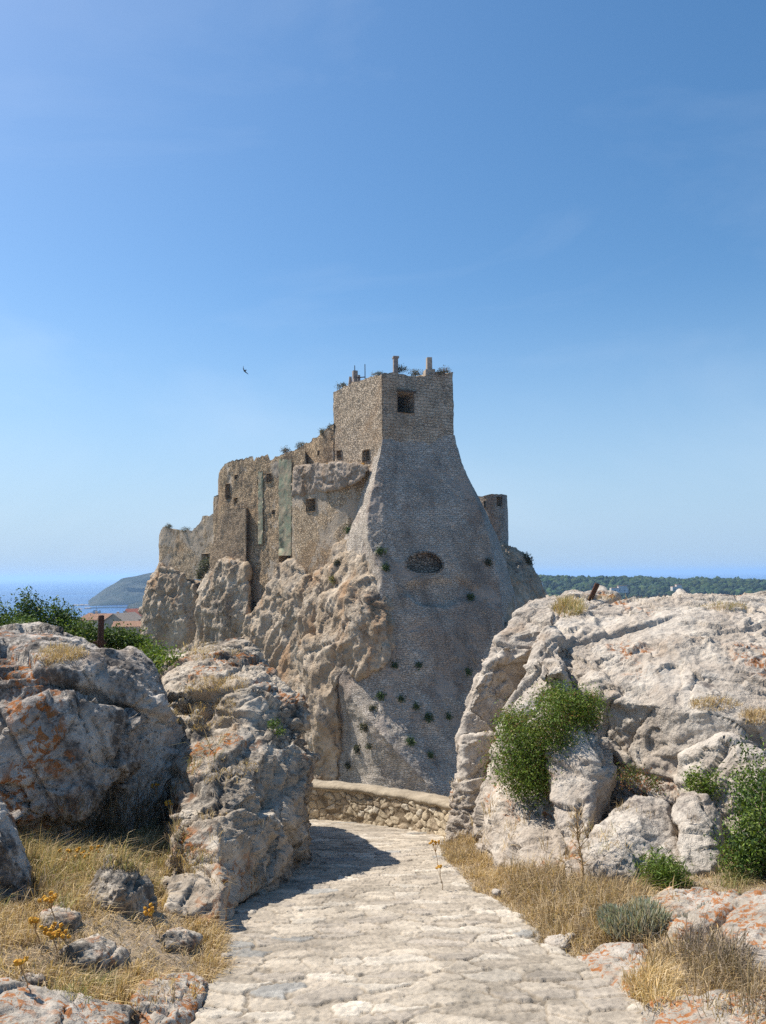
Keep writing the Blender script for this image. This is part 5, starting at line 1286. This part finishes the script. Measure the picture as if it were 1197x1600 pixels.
bm = bmesh.new(); sx = 0.028; L_ = np.linalg.norm(d); d /= L_; u = np.array([d[2], 0, -d[0]]); v = np.cross(d, u)
for (o1, o2, w1, w2) in ((-0.025, 0, 0.010, 0.05), (0, -0.025, 0.05, 0.010)):      # angle iron: two flanges
    vs = []
    for z in (0, L_):
        for (i, j) in ((-.5, -.5), (.5, -.5), (.5, .5), (-.5, .5)): vs.append(bm.verts.new(d * z + u * (o1 * 1.3 + i * w1 * 1.3) + v * (o2 + j * w2)))
    for f in ((3, 2, 1, 0), (4, 5, 6, 7), (0, 1, 5, 4), (1, 2, 6, 5), (2, 3, 7, 6), (3, 0, 4, 7)): bm.faces.new([vs[q_] for q_ in f])
tag(link('iron_bar', bm_mesh('iron_bar', bm), MAT['iron'], loc=a), 'short black angle iron leaning on the crest of the right outcrop', 'post')

# a swift in the sky
c = P(382, 579, 32)
root = empty('swift', c, 'dark swift flying in the blue sky left of the castle', 'bird')
bm = bmesh.new(); k_ = 32 / F
def bp(x, y, d=0.0): return P(x, y, 32 + d) - c
# the body and both sickle wings are one skin
cl = [(380.4, 571.5, 0.05, .3), (380.1, 575, 0.03, .8), (381.2, 578.2, 0.0, 1.2), (382.3, 579.6, 0.0, 1.6), (384.0, 581.6, 0.02, 1.1), (386.6, 583.6, 0.05, .7), (388.2, 585, 0.08, .25)]
prev = None
for (x, y, d, wd) in cl:
    n = [bm.verts.new(bp(x - wd * .6, y + wd * .4, d)), bm.verts.new(bp(x, y, d - 0.012 * wd)), bm.verts.new(bp(x + wd * .6, y - wd * .4, d)), bm.verts.new(bp(x, y, d + 0.012 * wd))]
    if prev:
        for j in range(4): bm.faces.new((prev[j], prev[(j + 1) % 4], n[(j + 1) % 4], n[j]))
    else: bm.faces.new(n)
    prev = n
bm.faces.new(prev[::-1])
tube(bm, [bp(381.3, 580.6), bp(382.2, 579.7), bp(383.6, 578.6), bp(384.9, 578.1), bp(386.0, 578.6)], (0.012, 0.03, 0.026, 0.014, 0.004), 8)
link('body', bm_mesh('body', bm), MAT['bird'], root)

# ------------------------------------------------------------------ sea, islands, the lower town
SEA = -68.0
m, t, b = newmat('sea_water'); q = NB(t); o_ = q.coord()
b.inputs['Base Color'].default_value = (0.012, 0.10, 0.26, 1); b.inputs['Roughness'].default_value = 0.28; b.inputs['IOR'].default_value = 1.33
c = q.mix(q.step(q.noise(q.mapping(o_, (0.0006, 0.0022, 1)), 1.0, 5), 0.40, 0.65), (0.004, 0.04, 0.15), (0.012, 0.085, 0.25))
t.links.new(c, b.inputs['Base Color'])
t.links.new(q.bump(q.math('ADD', q.noise(q.mapping(o_, (0.03, 0.09, 1)), 1.0, 6, 0.6), q.noise(q.mapping(o_, (0.3, 0.5, 1)), 1.0, 4, 0.6)), 0.35, 1.2), b.inputs['Normal'])
me = arr_mesh('sea', np.array([[-60000, -20000, 0], [60000, -20000, 0], [60000, 60000, 0], [-60000, 60000, 0]]), [0, 1, 2, 3], 4)
tag(link('sea', me, m, loc=(0, 0, SEA)), kind='structure')

# the island the castle stands on
xs = np.concatenate([np.linspace(-170, -20, 90), np.linspace(-20, 70, 50)[1:]]); ys = np.linspace(18, 420, 200)
XX, YY = np.meshgrid(xs, ys); x, y = XX.ravel(), YY.ravel()
p = np.stack([x, y, 0 * x], 1)
edge = np.minimum(x + 150 + 15 * fbm(p * 0.02, 3), np.minimum(60 + 10 * fbm(p * 0.03 + 5, 3) - x, 380 + 20 * fbm(p * 0.02 + 9, 3) - y))
z = -30 + 9 * sstep(130, 230, y) + 1.5 * fbm(p * 0.05, 4) + 0.4 * fbm(p * 0.3, 3)
z = np.where(edge < 0, np.maximum(SEA - 3, z + edge * 4.0), z)
MAT['hill'] = plain_mat('scrub_and_rock', (0.26, 0.22, 0.14), (0.10, 0.12, 0.05), 0.12, 0.95, 0.6, 0.6)
tag(link('island_terrain', arr_mesh('island_terrain', np.stack([x, y, z], 1), grid_faces(len(ys), len(xs)), 4, smooth=True), MAT['hill']), kind='structure')

# headland across the water
def headland():
    prof = [(139, 943), (143, 936), (152, 929), (165, 919), (180, 911), (190, 904), (196, 902.5), (213, 900), (225, 897), (240, 894), (262, 889), (300, 886), (360, 889), (420, 893)]
    n = 160; pxs = np.linspace(138, 420, n)
    top = np.interp(pxs, [a[0] for a in prof], [a[1] for a in prof])
    rows = 46; V = []
    for i, px in enumerate(pxs):
        Yb = 1930 + 1.4 * max(0, px - 138) 
        tp = P(px, top[i], Yb + 160)
        for j in range(rows):
            f = j / (rows - 1)
            if f < 0.62:
                g = f / 0.62; yy = Yb + 160 * g; h = SEA - 2 + (tp[2] - SEA + 2) * (0.55 * g ** 0.55 + 0.45 * g ** 1.6)
            else:
                g = (f - 0.62) / 0.38; yy = Yb + 160 + 500 * g; h = tp[2] - (tp[2] - SEA + 2) * g * g
            V.append((tp[0] * yy / (Yb + 160), yy, h))
    V = np.array(V); nn = 9 * ridged(V * 0.012, 4) + 3.0 * fbm(V * 0.05, 3)
    m_ = np.tile(np.sin(np.pi * np.clip(np.linspace(0, 1, rows) / 0.62, 0, 1)), n)
    V[:, 1] -= nn * 1.5 * m_; V[:, 2] += nn * 0.3 * m_
    return arr_mesh('headland', V, grid_faces(n, rows), 4, smooth=True)
MAT['headland'] = plain_mat('headland_scrub', (0.055, 0.06, 0.045), (0.018, 0.03, 0.02), 0.022, 0.95, 0.8, 3.0)
tag(link('headland', headland(), MAT['headland']), kind='structure')
for k, (px, py, Y, l, wd, h) in enumerate([(124, 936, 1985, 30, 8, 3.0), (133, 935, 1990, 22, 9, 4.0), (126, 941.5, 1760, 14, 7, 2.5), (138, 941, 1780, 20, 8, 3)]):
    V, Q = skin([[np.array((sx * l / 2 * (1 - 0.3 * (sz > 0)), sy * wd / 2 * (1 - 0.3 * (sz > 0)), sz * h)) + np.array([P(px, py, Y)[0], Y, SEA]) for sx in (-1, 1) for sy in (-1, 1) for sz in (-0.5, 0.6)]], 1.0, 2)
    V = weather(V, Q, 12, 60 + k, 1.0)
    c0 = np.array([V[:, 0].mean(), V[:, 1].mean(), SEA])
    o = link('reef', arr_mesh('reef', V - c0, Q, 4, smooth=True), MAT['crag'], loc=c0)
    tag(o, ['low dark reef farthest out from the tip of the headland', 'low reef touching the tip of the headland', 'tiny rock in the water left of the jetty', 'rock in the water at the outer end of the jetty'][k], 'reef', 'reefs off the headland')
bm = bmesh.new(); a = P(141, 941, 1800); b_ = P(215, 939, 1830)
bm_box(bm, ((a[0] + b_[0]) / 2, 1815, SEA + 0.3), (b_[0] - a[0], 6, 3.2), 0.2); bm_box(bm, ((a[0] + b_[0]) / 2, 1812, SEA + 2.2), (b_[0] - a[0] - 2, 1.5, 1.2), 0.2)
MAT['white_stone'] = plain_mat('pale_quay_stone', (0.62, 0.58, 0.52), (0.5, 0.46, 0.4), 0.2)
tag(link('jetty', bm_mesh('jetty', bm), MAT['white_stone']), 'long low pale jetty under the headland across the bay', 'jetty')
# low rocky point with harbour houses right of the ship
H = [hull([(200, 948, 1500), (215, 942, 1520), (245, 940, 1540), (300, 945, 1540), (300, 960, 1480), (205, 952, 1480)], 120, 2, 0.9, SEA - 2)]
V, Q = skin(H, 3.0, 2); V = weather(V, Q, 40, 71, 0.6)
tag(link('rocky_point', arr_mesh('rocky_point', V, Q, 4, smooth=True), MAT['headland']), kind='structure')

# grey patrol ship at anchor
def ship():
    Y = 1480; c0 = P(152, 961, Y); c0 = np.array([c0[0], Y, SEA])
    root = empty('patrol_ship', c0, 'grey naval patrol ship at anchor in the bay, seen over the rooftops', 'ship')
    Lh, W = 33.0, 6.6
    bm = bmesh.new(); secs = []
    for k in range(9):
        f = k / 8; x = -Lh / 2 + Lh * f
        wd = W / 2 * (1 - max(0, (0.35 - f) / 0.35) ** 2 * 0.97) * (1 - 0.15 * max(0, f - 0.8) / 0.2); sh = 3.6 + 1.6 * max(0, 0.5 - f)
        secs.append([bm.verts.new((x - (1.6 if k == 0 else 0) , -wd, sh)), bm.verts.new((x, -wd * 0.7, 0.3)), bm.verts.new((x, 0, -1)), bm.verts.new((x, wd * 0.7, 0.3)), bm.verts.new((x - (1.6 if k == 0 else 0), wd, sh))])
    for a, b2 in zip(secs[:-1], secs[1:]):
        for j in range(4): bm.faces.new((a[j], b2[j], b2[j + 1], a[j + 1]))
        bm.faces.new((a[4], b2[4], b2[0], a[0]))
    bm.faces.new(secs[-1]); bm.faces.new(secs[0][::-1])
    link('hull', bm_mesh('hull', bm), MAT['ship'], root)
    bm = bmesh.new(); bm_box(bm, (-1, 0, 5.3), (15, 5, 3.2), 0, 0.94); bm_box(bm, (-3.5, 0, 8.2), (7, 4.4, 2.6), 0, 0.85); bm_box(bm, (4.5, 0, 7.6), (3, 2.4, 2.4), 0, 0.7)
    link('superstructure', bm_mesh('superstructure', bm), MAT['ship_light'], root)
    bm = bmesh.new(); tube(bm, [(-1.5, 0, 9), (-1.2, 0, 19)], (0.45, 0.18), 6); tube(bm, [(-1.3, -2, 14), (-1.3, 2, 14)], (0.15, 0.15), 5); tube(bm, [(-3, 0, 9.4), (-1.3, 0, 14)], (0.15, 0.12), 5); bm_box(bm, (-1.4, 0, 12), (1.8, 1.8, 0.8))
    link('mast', bm_mesh('mast', bm), MAT['ship'], root)
    bm = bmesh.new(); bm_box(bm, (-10.5, 0, 5.6), (2.2, 2, 1.3), 0, 0.7); tube(bm, [(-11.2, 0, 5.8), (-14, 0, 6.3)], (0.18, 0.13), 5)
    link('deck_gun', bm_mesh('deck_gun', bm), MAT['ship'], root)
MAT['ship'] = plain_mat('grey_hull_paint', (0.17, 0.19, 0.22), (0.14, 0.16, 0.18), 0.3, 0.6); MAT['ship_light'] = plain_mat('light_grey_paint', (0.30, 0.32, 0.34), (0.25, 0.27, 0.29), 0.3, 0.6)
ship()

# houses of the town below the castle
def rooftile(name, c1, c2):
    m, t, b = newmat(name); q = NB(t); o = q.coord()
    c = q.mix(q.noise(o, 1.3, 6, 0.7), c1, c2)
    c = q.mix(q.step(q.noise(o, 0.35, 4), 0.5, 0.7, 0, 0.5), c, tuple(x * 0.6 for x in c1))
    wv = q.n('ShaderNodeTexWave'); q.put(wv.inputs['Vector'], o); wv.inputs['Scale'].default_value = 2.2; wv.inputs['Distortion'].default_value = 1.0
    t.links.new(c, b.inputs['Base Color']); b.inputs['Roughness'].default_value = 0.9
    t.links.new(q.bump(wv.outputs[1], 0.7, 0.15), b.inputs['Normal'])
    return m
MAT['tile_tan'] = rooftile('sunbleached_tile', (0.52, 0.28, 0.16), (0.40, 0.21, 0.12)); MAT['tile_red'] = rooftile('red_tile', (0.42, 0.13, 0.085), (0.34, 0.10, 0.065))
MAT['tile_grey'] = rooftile('greyed_tile', (0.42, 0.34, 0.27), (0.33, 0.26, 0.2))
MAT['house_wall'] = plain_mat('grey_house_render', (0.36, 0.32, 0.29), (0.28, 0.25, 0.22), 0.6, 0.9); MAT['house_pale'] = plain_mat('pale_house_render', (0.6, 0.55, 0.47), (0.5, 0.45, 0.38), 0.6, 0.9)
MAT['dark_pane'] = plain_mat('dark_window', (0.04, 0.045, 0.05), None, 1, 0.3)
def house(px, py, Y, w, d, hw, hr, rz, wallm, roofm, label, hip=False, nwin=2):
    """px, py = the ridge; w along the ridge, d across it"""
    c = P(px, py, Y); z0 = c[2] - hr - hw
    root = empty('house', (c[0], Y, z0), label, 'house', 'houses of the town below the castle'); root.rotation_euler = (0, 0, rz)
    bm = bmesh.new(); bm_box(bm, (0, 0, hw / 2), (w, d, hw))
    if not hip:
        for sx in (-1, 1):
            vs = [bm.verts.new((sx * w / 2, -d / 2, hw)), bm.verts.new((sx * w / 2, d / 2, hw)), bm.verts.new((sx * w / 2, 0, hw + hr))]; bm.faces.new(vs)
    link('wall', bm_mesh('wall', bm), MAT[wallm], root)
    bm = bmesh.new(); e = 0.35; rx = w / 2 + 0.25 if not hip else max(0.3, w / 2 - d / 2)
    A = [(-w / 2 - e, -d / 2 - e, hw - 0.12), (w / 2 + e, -d / 2 - e, hw - 0.12), (w / 2 + e, d / 2 + e, hw - 0.12), (-w / 2 - e, d / 2 + e, hw - 0.12), (-rx, 0, hw + hr + 0.1), (rx, 0, hw + hr + 0.1)]
    lo = [bm.verts.new(a) for a in A]; hi = [bm.verts.new((a[0], a[1], a[2] + 0.22)) for a in A]
    for L_ in (lo, hi):
        bm.faces.new((L_[0], L_[1], L_[5], L_[4])); bm.faces.new((L_[2], L_[3], L_[4], L_[5]))
        if hip: bm.faces.new((L_[1], L_[2], L_[5])); bm.faces.new((L_[3], L_[0], L_[4]))
    for i, j in ((0, 1), (2, 3)) + (((1, 2), (3, 0)) if hip else ((1, 5), (5, 2), (3, 4), (4, 0))): bm.faces.new((lo[i], lo[j], hi[j], hi[i]))
    rf = link('roof', bm_mesh('roof', bm), MAT[roofm], root)
    bm = bmesh.new(); bm_box(bm, (w * 0.25, d * 0.18, hw + hr * 0.9), (0.7, 0.7, 1.6)); bm_box(bm, (w * 0.25, d * 0.18, hw + hr * 0.9 + 0.85), (0.9, 0.9, 0.14))
    link('chimney', bm_mesh('chimney', bm), MAT[wallm], rf)
    for k in range(nwin):
        bm = bmesh.new(); x = (k + 0.5) / nwin * w - w / 2
        bm_box(bm, (x, -d / 2 - 0.02, hw * 0.55), (0.9, 0.12, 1.2)); link('window', bm_mesh('window', bm), MAT['dark_pane'], root)
house(141, 959, 262, 7.5, 7, 4, 1.9, 0.3, 'house_pale', 'tile_tan', 'small house with a pointed tan roof, left of the rusty post', True)
house(172, 960, 258, 9, 6, 4, 1.6, 0.1, 'house_pale', 'tile_tan', 'house with a long tan tiled roof just right of the rusty post')
house(194, 959, 238, 10, 8.5, 4.5, 2.6, 1.25, 'house_wall', 'tile_grey', 'grey gabled house with a greyed roof in front of the red roof', False, 1)
house(222, 952, 252, 9.5, 9, 4.5, 2.7, 0.55, 'house_wall', 'tile_red', 'house with a bright red tiled roof next to the crag', False, 1)
house(205, 972, 222, 9, 4.5, 3, 1.2, 0.15, 'house_wall', 'tile_tan', 'low shed with a tan lean roof, nearest of the town houses')
bm = bmesh.new()
a, b_ = P(183, 986, 200), P(235, 978, 215)
n_ = 9
for k in range(n_):
    f = (k + 0.5) / n_; c = a + (b_ - a) * f
    bm_box(bm, (c[0], c[1], c[2] - 1.5 + 0.15 * math.sin(k * 2.1)), ((b_[0] - a[0]) / n_ * 1.02, 0.7 + 0.02 * (k % 2), 3.2 + 0.3 * math.sin(k * 1.7)), math.atan2(b_[1] - a[1], b_[0] - a[0]))
tag(link('garden_wall', bm_mesh('garden_wall', bm), MAT['crag']), 'low grey ruined wall below the town houses beside the crag', 'wall')

# wooded island on the right
def forest_island():
    xs = np.linspace(60, 1000, 300); ys = np.concatenate([np.linspace(950, 1250, 100), np.linspace(1250, 1700, 70)[1:]])
    XX, YY = np.meshgrid(xs, ys); x, y = XX.ravel(), YY.ravel(); p = np.stack([x, y, 0 * x], 1)
    front = 985 + 35 * fbm(p[:, [0, 2, 2]] * 0.012, 4) + np.abs(x - 500) * 0.05
    ins = y - front
    topz = np.interp(x, [60, 220, 260, 330, 420, 520, 640, 1000], [-9, -9, -9.5, -11, -14, -16, -20, -23]) + 2.0 * fbm(p * 0.01, 3)
    k = sstep(0, 150, ins)
    z = SEA + 12 + 16 * sstep(0, 6, ins) + (topz - SEA - 30) * (0.35 * sstep(5, 60, ins) + 0.65 * sstep(40, 260, ins))
    z = np.where(ins < 0, SEA - 3, z) - 30 * sstep(1450, 1700, y)
    return x, y, z, p, ins, len(ys), len(xs)
x, y, z, p, ins, ny_, nx_ = forest_island()
MAT['island_rock'] = plain_mat('island_cliff', (0.40, 0.36, 0.31), (0.24, 0.2, 0.16), 0.05, 0.95, 0.8, 3)
tag(link('island', arr_mesh('island', np.stack([x, y, z], 1), grid_faces(ny_, nx_), 4, smooth=True), MAT['island_rock']), kind='structure')
def island_wood():
    rr = np.random.RandomState(5)
    n = 6500
    ii = rr.choice(np.where((ins > 7) & (y < 1480))[0], n, replace=True)
    bx = x[ii] + rr.uniform(-1.8, 1.8, n); by = y[ii] + rr.uniform(-1.8, 1.8, n); bz = z[ii]
    keep = ~((perlin(np.stack([bx * 0.016, by * 0.016, 0 * bx], 1)) > 0.55))
    bx, by, bz = bx[keep], by[keep], bz[keep]; n = len(bx)
    # a lumpy crown of 26 vertices per pine
    b2 = bmesh.new(); bmesh.ops.create_icosphere(b2, subdivisions=2, radius=1.0)
    T = np.array([v.co for v in b2.verts]); FQ = np.array([[v.index for v in f.verts] for f in b2.faces]); b2.free()
    r = rr.uniform(2.0, 5.6, n); hh = r * rr.uniform(0.7, 1.0, n)
    j = 1 + 0.28 * rr.randn(n, len(T))
    V = T[None] * j[..., None] * np.stack([r, r, hh], 1)[:, None, :]
    V[:, :, 0] += bx[:, None]; V[:, :, 1] += by[:, None]; V[:, :, 2] += (bz + hh * 0.9)[:, None]
    base = np.array([[0.050, 0.085, 0.028], [0.035, 0.065, 0.025], [0.075, 0.105, 0.035], [0.045, 0.075, 0.04]])[rr.randint(0, 4, n)] * rr.uniform(0.45, 1.05, (n, 1))
    base = base * (1 + 0.55 * perlin(np.stack([bx * 0.02, by * 0.02, 0 * bx], 1)))[:, None]
    C = np.repeat(base[:, None], len(T), 1)
    FF = (FQ[None] + (np.arange(n) * len(T))[:, None, None]).reshape(-1)
    return arr_mesh('pine_wood', V.reshape(-1, 3), FF, 3, col=C.reshape(-1, 3))
MAT['wood'] = attr_mat('pine_foliage', 0.9, bump=(0.6, 0.8, 0.8))
tag(link('pine_wood', island_wood(), MAT['wood']), 'dark green pine wood covering the far island on the right', 'wood', kind='stuff')
def villa(px, py, Y, w, h, label):
    c = P(px, py, Y); root = empty('villa', (c[0], Y, c[2] - h / 2), label, 'house', 'pale houses in the island wood')
    bm = bmesh.new(); bm_box(bm, (0, 0, 0), (w, 8, h)); bm_box(bm, (w * 0.2, 0.5, h * 0.7), (w * 0.5, 6, h * 0.5)); link('wall', bm_mesh('wall', bm), MAT['house_pale'], root)
    bm = bmesh.new(); bm_box(bm, (w * 0.2, 0.5, h * 0.98), (w * 0.55, 6.6, 0.5)); bm_box(bm, (-w * 0.27, 0, h * 0.54), (w * 0.42, 8.4, 0.4)); link('roof', bm_mesh('roof', bm), MAT['tile_tan'], root)
    for k in range(3):
        bm = bmesh.new(); bm_box(bm, (w * (k - 1) * 0.28, -4.02, 0), (1.6, 0.12, 1.7)); link('window', bm_mesh('window', bm), MAT['dark_pane'], root)
villa(967, 919, 1030, 22, 6, 'long pale house among the pines of the far island, above the leaning post')
villa(1057, 917, 1035, 13, 6, 'small pale house at the cliff edge of the far island, farther right')
villa(842, 913, 1020, 10, 6, 'white house on the far island close to the castle crag')

# haze between the camera and the horizon
bm = bmesh.new(); bm_box(bm, (0, 20000, (45 + SEA - 4) / 2), (130000, 90000, 45 - (SEA - 4)))
m = bpy.data.materials.new('sea_haze'); m.use_nodes = True; t = m.node_tree; t.nodes.clear()
out = t.nodes.new('ShaderNodeOutputMaterial'); pv = t.nodes.new('ShaderNodeVolumePrincipled')
pv.inputs['Color'].default_value = (0.48, 0.73, 1.0, 1); pv.inputs['Density'].default_value = 0.00013; pv.inputs['Anisotropy'].default_value = 0.2
t.links.new(pv.outputs[0], out.inputs['Volume'])
m.cycles.homogeneous_volume = True
hz = link('haze', bm_mesh('haze', bm), m); hz['kind'] = 'stuff'; hz.display_type = 'WIRE'
